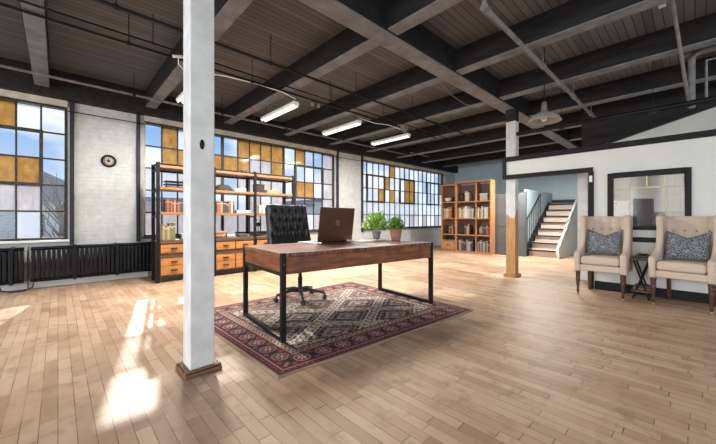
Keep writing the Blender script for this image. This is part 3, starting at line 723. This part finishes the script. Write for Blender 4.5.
def plant(name, loc, pr, ph, potmat, leafmat, label, rx, rz, cz, n, seed, ll, wdt):
    o = thing(name, label, 'potted plant', loc)
    MB().lathe([(pr*.62,0),(pr*.70,.003),(pr*.95,ph*.55),(pr,ph*.85),(pr*1.04,ph*.86),(pr*1.04,ph),(pr*.93,ph),(pr*.88,ph*.85)], 24, 0).build('pot', potmat, o)
    MB().lathe([(pr*.89,ph*.84),(pr*.5,ph*.9),(.001,ph*.91)], 16).build('soil', M['soil'], o)
    m = MB(); leaf_ball(m, (0,0,cz), rx, rz, n, seed, ll, wdt); m.build('foliage', leafmat, o)
    r = random.Random(seed); st = MB()
    for i in range(14):
        a = r.uniform(0,2*PI); q = r.uniform(.3,.85)
        st.tube([(0,0,ph*.85),(math.cos(a)*rx*q*.5,math.sin(a)*rx*q*.5,cz),(math.cos(a)*rx*q,math.sin(a)*rx*q,cz+rz*.5)], .0025, 5)
    st.build('stems', leafmat, o)
plant('potted_plant', (3.40,2.84,DH), .082, .155, M['terra'], M['leaf2'], 'leafy green plant in the terracotta pot at the desk corner', .115, .125, .185, 420, 4, .05, .03)
plant('potted_fern', (3.39,3.20,DH), .062, .115, M['stone'], M['leaf'], 'bright feathery fern in the grey stone pot behind the terracotta plant', .19, .18, .19, 760, 9, .075, .024)
pp = MB()
for i, (a, dx, dy) in enumerate(((.1,0,0),(.35,.03,.05),(-.1,.16,.03))):
    T = Matrix.Translation((dx,dy,.0015+.003*i)) @ Matrix.Rotation(a,4,'Z'); pp.box(-.13,.13,-.10,.10,0,.003,T=T)
tag(pp.build('paper_stack', M['paper'], loc=(2.98,3.02,DH)), 'loose printed papers lying on the desk between laptop and plants', 'papers')

# ------------------------------------------------------------------ tufted desk chair
oc = thing('desk_chair', 'black tufted leather swivel chair behind the desk', 'office chair', (2.38,3.66,.012), math.radians(-3))
for k in range(5):
    a = math.radians(90+72*k+12); dx, dy = math.cos(a), math.sin(a)
    l = MB().tube([(0,0,.115),(dx*.12,dy*.12,.125),(dx*.33,dy*.33,.085)], [.030,.026,.016], 8).build('base_leg', M['plastic'], oc)
    cs = MB()
    for sgn in (-1, 1):
        T = Matrix.Translation((dx*.335-dy*.016*sgn, dy*.335+dx*.016*sgn, .0285)) @ Matrix.Rotation(a+PI/2,4,'Z') @ Matrix.Rotation(PI/2,4,'Y')
        T = Matrix.Translation((dx*.335-dy*.016*sgn, dy*.335+dx*.016*sgn, .0285)) @ Matrix.Rotation(a,4,'Z') @ Matrix.Rotation(PI/2,4,'X')
        cs.lathe([(.022,-.009),(.028,-.006),(.028,.006),(.022,.009)], 14, 0, T=T)
    cs.tube([(dx*.33,dy*.33,.03),(dx*.33,dy*.33,.085)], .010, 8)
    cs.build('caster', M['plastic'], l)
MB().lathe([(.036,.09),(.040,.14),(.030,.15),(.030,.30),(.022,.30),(.022,.40)], 16).build('gas_lift', M['plastic'], oc)
MB().box(-.13,.13,-.15,.15,.385,.425).box(-.02,.26,-.03,.0,.40,.415).build('tilt_plate', M['iron'], oc, bevel=.01)
def tuft_pad(w0, w1, hgt, th, nx, nz, rows, cols, curve, depth=.028):
    vs = []; fs = []
    dim = []
    for r in range(rows):
        off = .5 if r % 2 else 0
        for c in range(cols + (0 if r % 2 else 1)):
            dim.append(((c+off)/cols*.84-.42, .46+.46*r/(rows-1)))
    for j in range(nz+1):
        v = j/nz; wd = w0+(w1-w0)*v
        for i in range(nx+1):
            u = i/nx-.5
            e = min(1, (.5-abs(u))/.07); e2 = min(1, min(v, 1-v)/.06)
            bul = th*math.sqrt(max(0, 1-(1-e)**2))*math.sqrt(max(0, 1-(1-e2)**2))
            g = 0
            for (a, b) in dim:
                dd = ((u-a)*w0)**2+((v-b)*hgt)**2
                g += math.exp(-dd/.0011)
            # seams between buttons (diamond lattice)
            if v > .44:
                k = (v-.46)/.46*(rows-1)
                p1 = (u+.42)/.84*cols + k/2; p2 = (u+.42)/.84*cols - k/2
                sm = max(math.exp(-((p1-round(p1))*.19)**2/.0010), math.exp(-((p2-round(p2))*.19)**2/.0010))
            else:
                p1 = (u+.42)/.84*cols; sm = math.exp(-((p1-round(p1))*.19)**2/.0014) * min(1, v/.05)
            y = -bul + min(depth*1.1, depth*min(1, g) + depth*.45*sm)*e*e2
            vs.append((u*wd, y + curve(v), v*hgt))
    for j in range(nz):
        for i in range(nx):
            a = j*(nx+1)+i; fs.append((a, a+1, a+nx+2, a+nx+1))
    return vs, fs, dim
cv = lambda v: .02*math.sin(v*PI)
vs, fs, dim = tuft_pad(.68, .62, .80, .075, 60, 70, 4, 5, cv, .017)
Tb = Matrix.Translation((0,.20,.50)) @ Matrix.Rotation(math.radians(-14),4,'X')
bk = MB(); bk.add(vs, fs, 0, True, Tb)
bb = MB(); n = 8
back_poly = [(-.34,.0),(.34,0),(.315,.76),(.285,.80),(-.285,.80),(-.315,.76)]
bb.prism([(x, z) for x, z in back_poly], 'y', 0.0, .05, T=Tb)
brest = bk.build('backrest', M['leather'], oc)
bb.build('back_shell', M['leather'], brest, bevel=.015)
for a, b in dim: MB().lathe([(.011,0),(.009,.005),(.001,.007)], 8, 0, T=Tb @ Matrix.Translation((a*(.68-.06*b), -.050+cv(b), b*.80)) @ Matrix.Rotation(PI/2,4,'X')).build('tuft_button', M['leather'], brest)
MB().box(-.28,.28,-.30,.26,.425,.53).build('seat', M['leather'], oc, bevel=.045, seg=4)
MB().tube([(0,.2,.40),(0,.29,.46),(0,.33,.62)], .022, 8).build('back_bracket', M['iron'], oc)

# ------------------------------------------------------------------ industrial shelving along window 2
SX0, SY0 = 1.20, 6.18; BW = .875; SD = .42
su = thing('shelving_unit', 'long black framed shelving unit with honey wood shelves and drawers before the middle window', 'shelving unit', (SX0, SY0, 0))
PX = [0, BW+.02, 2*BW-.14, 3*BW+.0]
PX = [0.0, .91, 1.72, 2.62]
for x in PX:
    for y in (0, SD-.05):
        MB().box(x, x+.05, y, y+.05, 0, 2.05).build('post', M['iron'], su, bevel=.004)
    for z in (.10, .70, 1.13, 1.56, 1.93, 2.02): MB().box(x+.008, x+.042, .05, SD-.05, z-.018, z+.006).build('side_rail', M['iron'], su)
for i in range(3):
    a, b = PX[i]+.05, PX[i+1]
    for z in (1.155, 1.585, 1.955):
        MB().box(a+.002, b-.002, .004, SD-.004, z, z+.045).build('shelf', M['oak'], su, bevel=.003)
    MB().box(a+.002, b-.002, .01, SD-.01, .66, .72).build('cabinet_top', M['darkwood'], su, bevel=.003)
    MB().box(a+.002, b-.002, .03, SD-.02, .10, .655).build('cabinet_body', M['darkwood'], su, bevel=.003)
    wc = (b-a)/2
    for c in range(2):
        for (z0, z1) in ((.50,.64),(.285,.40),(.125,.275)):
            xa, xb = a+c*wc+.012, a+(c+1)*wc-.012
            d = MB().box(xa, xb, .008, .034, z0, z1).build('drawer', M['oakdrawer'], su, bevel=.003)
            xm = (xa+xb)/2; zm = (z0+z1)/2
            MB().prism([(-.018,zm-.006),(.008,zm-.006),(.008,zm+.016),(-.008,zm+.016),(-.018,zm+.006)], 'x', xm-.05, xm+.05).build('cup_handle', M['iron'], d, bevel=.002)
    MB().box(a, b, SD-.045, SD-.015, 1.92, 1.95).box(a, b, .012, .03, 2.0, 2.03).build('cross_rail', M['iron'], su)

# ------------------------------------------------------------------ books
PAL = {'dark brown': (.07,.035,.025), 'tan': (.38,.25,.14), 'cream': (.60,.53,.42), 'charcoal': (.05,.05,.055), 'rust': (.28,.09,.04),
       'grey': (.28,.29,.30), 'white': (.70,.69,.67), 'olive': (.16,.15,.07), 'navy': (.04,.055,.09), 'mustard': (.45,.31,.09), 'maroon': (.14,.03,.03)}
BM = {k: plain(k + ' book cloth', v, .65, var=.12, scale=25) for k, v in PAL.items()}
ORD = ['first','second','third','fourth','fifth','sixth','seventh','eighth','ninth','tenth','eleventh','twelfth','thirteenth','fourteenth','fifteenth','sixteenth']
def book(loc, th, dp, ht, colour, rz, lean, label, group, flat=False):
    m = MB(); c = .0025
    m.box(0, th, c, dp, 0, c, 0).box(0, c, 0, dp, 0, ht).box(th-c, th, 0, dp, 0, ht).box(c, th-c, 0, c, 0, ht)
    m.box(c, th-c, c, dp-.006, c, ht-.005, 1)
    m.box(c, th-c, -.0006, 0, ht*.78, ht*.82, 1)
    o = m.build('book', [BM[colour], M['page']], None)
    o.location = loc
    o.rotation_euler = (0, 0, rz) if not flat else (PI/2*0, PI/2, rz)
    if lean: o.rotation_euler = (0, lean, rz)
    return tag(o, label, 'book', group)
def row(x, y, z, rz, n, maxh, depth, palette, where, group, seed, gap=.001, th=(.022,.042), lean_last=False):
    """books standing side by side; local +x of the row is the left-to-right direction, spines face local -y"""
    r = random.Random(seed); d = Vector((math.cos(rz), math.sin(rz))); q = 0
    for i in range(n):
        t = r.uniform(*th); h = maxh*r.uniform(.78,1); c = palette[r.randrange(len(palette))]
        book((x+d.x*q, y+d.y*q, z+.0008), t, depth*r.uniform(.8,1), h, c, rz, 0, '%s book, %s from left %s' % (c, ORD[i], where), group)
        q += t+gap
    return q
def flat_stack(x, y, z, rz, n, palette, where, group, seed, l=.24, dp=.17):
    r = random.Random(seed); zz = z
    for i in range(n):
        t = r.uniform(.022,.036); c = palette[r.randrange(len(palette))]; ll = l*r.uniform(.85,1); a = rz+r.uniform(-.06,.06)
        o = book((x, y, zz+t+.0008), t, dp*r.uniform(.85,1), ll, c, a, 0, '%s book lying flat, %s from bottom %s' % (c, ORD[i], where), group, flat=True)
        zz += t+.001
    return zz
dark = ['dark brown','charcoal','tan','rust','maroon','dark brown']; light = ['cream','tan','white','grey','cream']; mixd = ['dark brown','tan','cream','grey','charcoal','rust','navy']
zs0, zs1, zs2, zt = .72, 1.20, 1.63, 2.0
G = SX0
row(G+.10, SY0+.06, zs0, 0, 6, .30, .22, ['olive','cream','mustard','tan','olive'], 'on the left cabinet top of the long shelving', 'books on the left cabinet top', 11)
row(G+.14, SY0+.06, zs1, 0, 11, .235, .2, dark, 'on the lower left shelf of the long shelving', 'books on the lower left shelf', 12, th=(.02,.036))
row(G+1.00, SY0+.06, zs1, 0, 9, .235, .2, mixd, 'on the lower middle shelf of the long shelving', 'books on the lower middle shelf', 13, th=(.024,.045))
flat_stack(G+1.40, SY0+.09, zs1, 0, 2, ['white'], 'on the lower middle shelf of the long shelving', 'flat books on the lower middle shelf', 14, .30, .2)
row(G+1.86, SY0+.06, zs1, 0, 9, .215, .2, light, 'on the lower right shelf of the long shelving', 'books on the lower right shelf', 15)
flat_stack(G+.98, SY0+.09, zs0, 0, 4, ['cream','rust','tan','dark brown'], 'on the middle cabinet top, left pile', 'left pile on the middle cabinet top', 16, .22, .2)
flat_stack(G+1.225, SY0+.14, zs0, 0, 3, ['white','grey','white'], 'on the middle cabinet top, centre pile', 'centre pile on the middle cabinet top', 17, .18, .2)
flat_stack(G+1.425, SY0+.06, zs0, 0, 2, ['grey','charcoal'], 'on the middle cabinet top, right pile', 'right pile on the middle cabinet top', 18, .27, .24)
flat_stack(G+1.36, SY0+.09, zs2, 0, 2, ['white','cream'], 'on the upper middle shelf of the long shelving', 'flat books on the upper middle shelf', 19, .24, .18)
flat_stack(G+2.05, SY0+.06, zs2, 0, 2, ['tan','rust'], 'on the upper right shelf of the long shelving', 'flat books on the upper right shelf', 20, .30, .2)
flat_stack(G+.42, SY0+.08, zs0, 0, 3, ['white','cream'], 'on the left cabinet top of the long shelving', 'flat books on the left cabinet top', 21, .30, .2)
# ornaments
cr_ = thing('slatted_crate', 'low black slatted metal crate on the upper left shelf of the long shelving', 'crate', (G+.35, SY0+.2, zs2+.001))
m = MB()
for z in (0,.05,.10): m.box(-.19,.19,-.10,-.09,z,z+.022).box(-.19,.19,.09,.10,z,z+.022).box(-.19,-.18,-.09,.09,z,z+.022).box(.18,.19,-.09,.09,z,z+.022)
m.box(-.18,.18,-.09,.09,0,.006); m.build('slats', M['iron'], cr_)
m = MB()
for x in (-.185,0,.185):
    m.box(x-.008,x+.008,-.106,-.10,0,.125)
m.build('upright', M['iron'], cr_)
bw = thing('display_bowl', 'wide dark bowl upside down in shape of an arch, upper middle shelf of shelving', 'bowl', (G+1.17, SY0+.2, zs2+.001))
bw['label'] = 'dark rounded ornament on the upper middle shelf of the long shelving'; bw['category'] = 'ornament'; bw.name = 'ornament'
MB().lathe([(.17,0),(.175,.03),(.15,.08),(.10,.115),(.03,.125),(.001,.126)], 24, 0, T=Matrix.Diagonal((1,.6,1,1))).build('dome', M['taupe'], bw)
MB().box(-.19,.19,-.12,.12,0,.016).build('base', M['iron'], bw, bevel=.004)
bx = thing('storage_box', 'small dark brown box on the top middle board of the long shelving', 'box', (G+1.58, SY0+.18, zt+.001))
MB().box(-.05,.05,-.04,.04,0,.06).build('body', M['darkwood'], bx, bevel=.004); MB().box(-.053,.053,-.043,.043,.061,.08).build('lid', M['darkwood'], bx, bevel=.004)
bx = thing('storage_box', 'upright taupe box at left of the upper right shelf of the long shelving', 'box', (G+1.90, SY0+.18, zs2+.001))
MB().box(-.09,.09,-.09,.09,0,.15).build('body', M['taupe'], bx, bevel=.006); MB().box(-.094,.094,-.094,.094,.151,.18).build('lid', M['taupe'], bx, bevel=.005)
lt = thing('lantern', 'dark metal lantern on the right cabinet top behind the tufted chair', 'lantern', (G+1.90, SY0+.2, zs0+.001))
MB().lathe([(.07,0),(.07,.03),(.055,.04)], 16).build('base', M['iron'], lt); MB().lathe([(.055,.20),(.07,.21),(.05,.26),(.02,.29),(.001,.29)], 16).build('cap', M['iron'], lt)
m = MB()
for k in range(6): a = k*PI/3; m.tube([(.055*math.cos(a),.055*math.sin(a),.035),(.06*math.cos(a),.06*math.sin(a),.12),(.055*math.cos(a),.055*math.sin(a),.205)], .005, 6)
m.build('cage', M['iron'], lt)
MB().tube([(-.04,0,.28),(-.03,0,.34),(.03,0,.34),(.04,0,.28)], .005, 6).build('handle', M['iron'], lt)
bx = thing('vase', 'squat grey vase on the right cabinet top of the long shelving', 'vase', (G+2.45, SY0+.2, zs0+.001))
MB().lathe([(.05,0),(.09,.05),(.095,.11),(.05,.17),(.04,.20),(.048,.21)], 20).build('body', M['stone'], bx)

# ------------------------------------------------------------------ bookcase far side (fronts face -X)
bc = thing('bookcase', 'tall reddish wood bookcase full of books before the dark partition', 'bookcase', (9.33, 5.83, 0), -PI/2)
# local: +x -> world -Y (left to right in view), -y -> towards camera (-X)
W0 = .52; W = 1.68; DP = .30
xs = [0, W0, W0+.04, 1.22, W]
def panel(nm, *a): return MB().box(*a).build(nm, M['case'], bc, bevel=.004)
panel('side_panel', 0, .035, 0, DP, 0, 2.20); panel('side_panel', W0-.02, W0+.012, 0, DP, 0, 2.20)
panel('side_panel', W0+.014, W0+.046, 0, DP, 0, 2.25); panel('side_panel', W-.04, W, 0, DP, 0, 2.25); panel('divider', 1.19, 1.22, .012, DP, .05, 2.21)
panel('top_panel', .036, W0-.021, 0, DP, 2.16, 2.20); panel('top_panel', W0+.047, W-.041, 0, DP, 2.205, 2.25)
panel('plinth', .036, W0-.021, .01, DP, 0, .06); panel('plinth', W0+.047, W-.041, .01, DP, 0, .06)
SH = [.06, .58, 1.10, 1.63]
for z in SH[1:]:
    panel('shelf', .036, W0-.021, .004, DP, z-.035, z); panel('shelf', W0+.047, 1.189, .004, DP, z-.035, z); panel('shelf', 1.221, W-.041, .004, DP, z-.035, z)
panel('shelf', .036, W0-.021, .004, DP, .36, .385)
MB().box(.036, W-.041, DP-.012, DP-.002, .06, 2.16).build('back_board', M['casedark'], bc)
d = MB().box(.045, W0-.03, -.008, .02, .075, .35).build('drawer', M['case'], bc, bevel=.004)
MB().lathe([(.016,0),(.02,.02),(.006,.028)], 12, 0, T=Matrix.Translation((.27,-.008,.22)) @ Matrix.Rotation(PI/2,4,'X')).build('knob', M['iron'], d)
def bpos(lx, ly): return (9.33+ly, 5.83-lx)
cells = [(.05,W0-.03,'left'),(W0+.06,1.18,'middle'),(1.235,W-.05,'right')]
lv = {0:'bottom', 1:'third', 2:'second', 3:'top'}
seed = 40
for lev, z in enumerate(SH):
    for ci, (a, b, nm) in enumerate(cells):
        if lev == 0 and ci == 0: continue
        n = {0:(0,12,9), 1:(4,5,4), 2:(8,12,8), 3:(0,4,0)}[lev][ci]
        pal = {0:['charcoal','grey','dark brown','rust','grey','tan'], 1:['dark brown','charcoal','rust','tan'], 2:['tan','cream','grey','white','olive','cream'] if ci else ['tan','cream','rust','tan'], 3:['dark brown','grey','cream']}[lev]
        x0 = a+.01 if lev not in (1,3) else a+(.22 if ci == 1 else .20)
        px, py = bpos(x0, .05)
        if n: row(px, py, z, -PI/2, n, .37 if lev in (0,2) else .33, .2, pal, 'in the %s %s compartment of the tall bookcase' % (lv[lev], nm), 'books in the %s %s bookcase compartment' % (lv[lev], nm), seed, th=(.034,.048))
        seed += 1
def orn(lx, z, prof, mat, nm, label, cat):
    x, y = bpos(lx, .15); o = thing(nm, label, cat, (x, y, z+.001))
    MB().lathe(prof, 18).build('body', mat, o)
    r, h = prof[-1]; MB().lathe([(r*1.02,h),(r*1.15,h+.008),(r*1.02,h+.016)], 18).build('rim', mat, o)
vz = [(.05,0),(.085,.06),(.09,.13),(.05,.22),(.035,.26)]
orn(.145, .58, vz, M['iron'], 'vase', 'dark vase at the left end of the third left compartment of the bookcase', 'vase')
orn(W0+.16, .58, [(.06,0),(.10,.05),(.11,.16),(.07,.27),(.05,.30)], M['taupe'], 'vase', 'tall taupe vase in the third middle compartment of the bookcase', 'vase')
orn(1.325, .58, [(.05,0),(.075,.08),(.07,.2),(.04,.26)], M['stone'], 'vase', 'grey vase in the third right compartment of the bookcase', 'vase')
orn(.18, 1.63, [(.05,0),(.10,.05),(.115,.12)], M['paper'], 'bowl', 'pale bowl in the top left compartment of the bookcase', 'bowl')
orn(.40, 1.63, [(.04,0),(.06,.05),(.04,.14)], M['iron'], 'vase', 'small black vase beside the pale bowl in the bookcase', 'vase')
orn(W0+.17, 1.63, [(.06,0),(.09,.07),(.10,.16),(.05,.25)], M['taupe'], 'vase', 'brown vase in the top middle compartment of the bookcase', 'vase')
x, y = bpos(1.43, .15); o = thing('gift_box', 'cream lidded box in the top right compartment of the bookcase', 'box', (x, y, 1.631))
MB().box(-.09,.09,-.12,.12,0,.17).build('body', M['cream'], o, bevel=.005); MB().box(-.095,.095,-.125,.125,.171,.22).build('lid', M['paper'], o, bevel=.005)
x, y = bpos(.28, .15); o = thing('display_tray', 'dark tray on the ledge above the bookcase drawer', 'tray', (x, y, .386))
MB().box(-.10,.10,-.17,.17,0,.012).build('base', M['iron'], o); MB().box(-.10,.10,-.17,-.155,.012,.07).box(-.10,.10,.155,.17,.012,.07).box(-.10,-.09,-.155,.155,.012,.05).build('side', M['iron'], o)

# ------------------------------------------------------------------ wing chairs
def wing_chair(loc, rz, label, group):
    o = thing('wing_chair', label, 'armchair', loc, rz, group)
    W = .29
    MB().box(-W+.035, W-.035, -.29, .27, .355, .445).build('seat_rail', M['linen'], o, bevel=.02, seg=3)
    MB().box(-W+.07, W-.07, -.315, .20, .447, .565).build('seat_cushion', M['linen'], o, bevel=.042, seg=4)
    prof = [(-.30,.345),(-.315,.45),(-.325,.56),(-.31,.605),(-.27,.62),(-.20,.632),(-.12,.655),(-.05,.70),(.0,.77),(.025,.86),(.03,.95),(.015,1.04),(.0,1.09),(.02,1.125),(.07,1.14),(.22,1.13),(.33,1.12),(.335,1.05),(.31,.75),(.29,.345)]
    for sgn in (-1, 1):
        a, b = sorted((sgn*(W-.068), sgn*W))
        arm = MB().prism(prof, 'x', a, b, smooth=True).build('wing_arm', M['linen'], o, bevel=.018, seg=3)
        nh = MB()
        for q in range(len(prof)-10+7):
            if q < 1 or q > 14: continue
        xx = sgn*(W-.034)
        for k in range(1, 14):
            (y0, z0), (y1, z1) = prof[k-1], prof[k]; ln = math.hypot(y1-y0, z1-z0); m_ = max(1, int(ln/.028))
            for j in range(m_):
                yy = y0+(y1-y0)*j/m_; zz = z0+(z1-z0)*j/m_; ny, nz = -(z1-z0)/ln, (y1-y0)/ln
                for dx in (-.024, .024):
                    nh.box(xx+dx-.003, xx+dx+.003, yy-.003+ny*.0005, yy+.003+ny*.0005, zz-.003+nz*.0005, zz+.003+nz*.0005)
        nh.build('nailheads', M['antique'], arm)
    # tufted inside back
    vs = []; fs = []; nx, nz = 30, 30; bt = []
    for r in range(2):
        for c in range(4): bt.append((-.165+.11*c, .80+.135*r))
    for j in range(nz+1):
        z = .50+.62*j/nz
        for i in range(nx+1):
            x = -.225+.45*i/nx
            g = sum(math.exp(-((x-a)**2+(z-b)**2)/.0010) for a, b in bt)
            sm = sum(math.exp(-(x-a)**2/.0003) for a, _ in bt[:4])*(1 if z > .80 else .4)
            y = .155+.115*(z-.5)/.62 - .035*math.sqrt(max(0, 1-(2*j/nz-1)**6)) + .024*min(1,g) + .008*sm
            vs.append((x, y, z))
    for j in range(nz):
        for i in range(nx): a = j*(nx+1)+i; fs.append((a, a+1, a+nx+2, a+nx+1))
    ib = MB().add(vs, fs, 0, True).build('backrest', M['linen'], o)
    MB().prism([(.16,.36),(.285,.36),(.33,1.12),(.275,1.125)], 'x', -.222, .222).build('outer_back', M['linen'], ib, bevel=.01)
    for (a, b) in bt:
        y = .155+.115*(b-.5)/.62-.012
        MB().lathe([(.011,0),(.009,.006),(.001,.009)], 10, 0, T=Matrix.Translation((a, y+.001, b)) @ Matrix.Rotation(PI/2,4,'X')).build('button', M['antique'], ib)
    lp_ = [(.011,.03),(.013,.05),(.019,.06),(.015,.075),(.017,.12),(.026,.21),(.029,.245),(.022,.26),(.030,.275),(.030,.29),(.024,.30),(.031,.315),(.031,.37)]
    for sgn in (-1, 1):
        l = MB().lathe(lp_, 14, 0, c=(sgn*.250,-.265,0)).build('leg', M['legwood'], o)
        MB().lathe([(.004,0),(.012,.006),(.014,.015),(.010,.026),(.009,.032)], 12, 0, c=(sgn*.250,-.265,0)).build('caster_tip', M['brass'], l)
        MB().prism([(.20,.37),(.25,.37),(.255,.2),(.275,0),(.245,0),(.215,.2)], 'x', sgn*.205-.02, sgn*.205+.02).build('leg', M['legwood'], o, bevel=.004)
    return o
c1_ = wing_chair((5.705,.905,0), -PI/2, 'beige linen wingback chair next to the black jamb of the opening', 'beige wing chairs')
dup(c1_, (5.72,.075,0), -PI/2-math.radians(9), 'beige linen wingback chair at the right edge of the photo', 'beige wing chairs')
def pillow(loc, rz, label):
    vs = []; fs = []; nx, nz = 26, 18
    def pt(i, j, sd):
        u = 2*i/nx-1; v = 2*j/nz-1
        x = .205*u*(1-.06*(1-abs(v))); z = .175*v + (.0 if v < 0 else v*(-.075*(1-abs(u))+.035*abs(u)))
        x *= 1+.05*abs(v)**3
        th = .062*((1-abs(u)**3)*(1-abs(v)**3))**.6
        return (x, sd*th, z+.02*0)
    mb = MB()
    for sd in (-1, 1):
        vs = [pt(i, j, sd) for j in range(nz+1) for i in range(nx+1)]
        mb.add(vs, [(j*(nx+1)+i, j*(nx+1)+i+1, (j+1)*(nx+1)+i+1, (j+1)*(nx+1)+i) for j in range(nz) for i in range(nx)], 0, True)
    o = mb.build('throw_pillow', M['pillow'], sub=1); o.location = loc; o.rotation_euler = (math.radians(-17), 0, rz)
    return tag(o, label, 'pillow', 'grey patterned pillows on the wing chairs')
def on_chair(loc, rz, lx, ly, z):
    return (loc[0]+lx*math.cos(rz)-ly*math.sin(rz), loc[1]+lx*math.sin(rz)+ly*math.cos(rz), z)
pillow(on_chair((5.705,.905), -PI/2, .0, .055, .745), -PI/2, 'grey patterned lumbar pillow on the wing chair beside the opening')
pillow(on_chair((5.72,.075), -PI/2-math.radians(9), -.0, .055, .745), -PI/2-math.radians(9), 'grey patterned lumbar pillow on the wing chair at the right edge')

# side table between the chairs
tb = thing('side_table', 'small wood topped side table with crossed black iron legs between the wing chairs', 'side table', (5.83, .50, 0))
MB().box(-.15,.15,-.11,.11,.53,.565).build('tabletop', M['darkwood'], tb, bevel=.006)
MB().box(-.14,.14,-.10,.10,.10,.125).build('lower_shelf', M['darkwood'], tb, bevel=.004)
for y in (-.085, .085):
    for sgn in (-1, 1): MB().tube([(-.12,y*sgn,0),(-.12,-y*sgn*.9,.53)], .011, 8).tube([(.12,y*sgn,0),(.12,-y*sgn*.9,.53)], .011, 8).build('crossed_leg', M['iron'], tb) if y > 0 else None
MB().tube([(-.12,0,.265),(.12,0,.265)], .009, 8).build('stretcher', M['iron'], tb)
def lying(name, x, y, z, l, w_, t_, mat, label):
    m = MB().box(-w_/2, w_/2, -l/2, l/2, 0, t_); o = m.build(name, mat, bevel=.004); o.location = (x, y, z+.001); return tag(o, label, 'book', 'books on the side table')
lying('book', 5.83, .50, .125, .17, .2, .03, M['oak'], 'lower tan book on the bottom shelf of the side table')
lying('book', 5.83, .495, .157, .15, .18, .028, M['darkwood'], 'upper dark book on the bottom shelf of the side table')
lying('book', 5.84, .49, .565, .15, .2, .022, M['darkwood'], 'dark book lying on the side table top')
o = thing('trinket_dish', 'small dark dish on the book on the side table', 'dish', (5.83,.49,.589)); MB().lathe([(.02,0),(.04,.006),(.05,.02),(.045,.02),(.03,.01)], 16).build('body', M['iron'], o)
MB().lathe([(.0455,.0195),(.052,.022),(.05,.026)], 16).build('rim', M['brass'], o)

# ------------------------------------------------------------------ outside
struct(MB().box(-60, 90, 7.6, 160, -2.2, -2.0).build('ground', M['grass']))
def house(x, y, w_, d_, h_, wall, label, flat=False):
    o = thing('building', label, 'building', (x, y, -2.0))
    MB().box(-w_/2, w_/2, 0, d_, 0, h_).build('wall', wall, o)
    if flat: MB().box(-w_/2-.2, w_/2+.2, -.2, d_+.2, h_, h_+.4).build('roof', M['roof'], o)
    else: MB().prism([(-w_/2-.4,h_),(w_/2+.4,h_),(0,h_+w_*.28)], 'y', -.4, d_+.4).build('roof', M['roof'], o)
    k = int(w_/2.5)
    for i in range(k):
        x_ = -w_/2+(i+.5)*w_/k; MB().box(x_-.5, x_+.5, -.06, .0, h_*.45, h_*.8).build('window', M['slate'], o)
house(-1.2, 30, 8, 8, 4.2, M['bwall'], 'pale house with a grey gabled roof beyond the leftmost window')
house(14, 34, 20, 10, 4.6, M['bwall'], 'long low pale building beyond the middle window', True)
house(42, 40, 26, 12, 5.6, M['bwall'], 'large pale flat roofed building beyond the far window', True)
m = MB(); r = random.Random(2)
hp = [(-60,0)]+[(-60+150*i/30, 5+3*math.sin(i*.7)+2*math.sin(i*1.9+1)) for i in range(31)]+[(90,0)]
struct(m.prism([(a, b-2) for a, b in hp], 'y', 120, 124).build('hills', M['hill']))
tr = thing('bare_tree', 'leafless tree outside the right column of the leftmost window', 'tree', (.1, 19, -2.0))
MB().tube([(0,0,0),(.05,0,2),(0,0,3.6)], [.16,.12,.07], 8).build('trunk', M['bark'], tr)
b = MB()
for i in range(46):
    z = r.uniform(1.8,3.6); a = r.uniform(0,2*PI); l = r.uniform(.7,1.6)
    p = Vector((0,0,z)); q = p+Vector((math.cos(a)*l*.5,math.sin(a)*l*.5,l*.7)); q2 = q+Vector((r.uniform(-.4,.4),r.uniform(-.4,.4),l*.6))
    b.tube([p,q,q2], [.035,.02,.008], 5)
b.build('branches', M['bark'], tr)
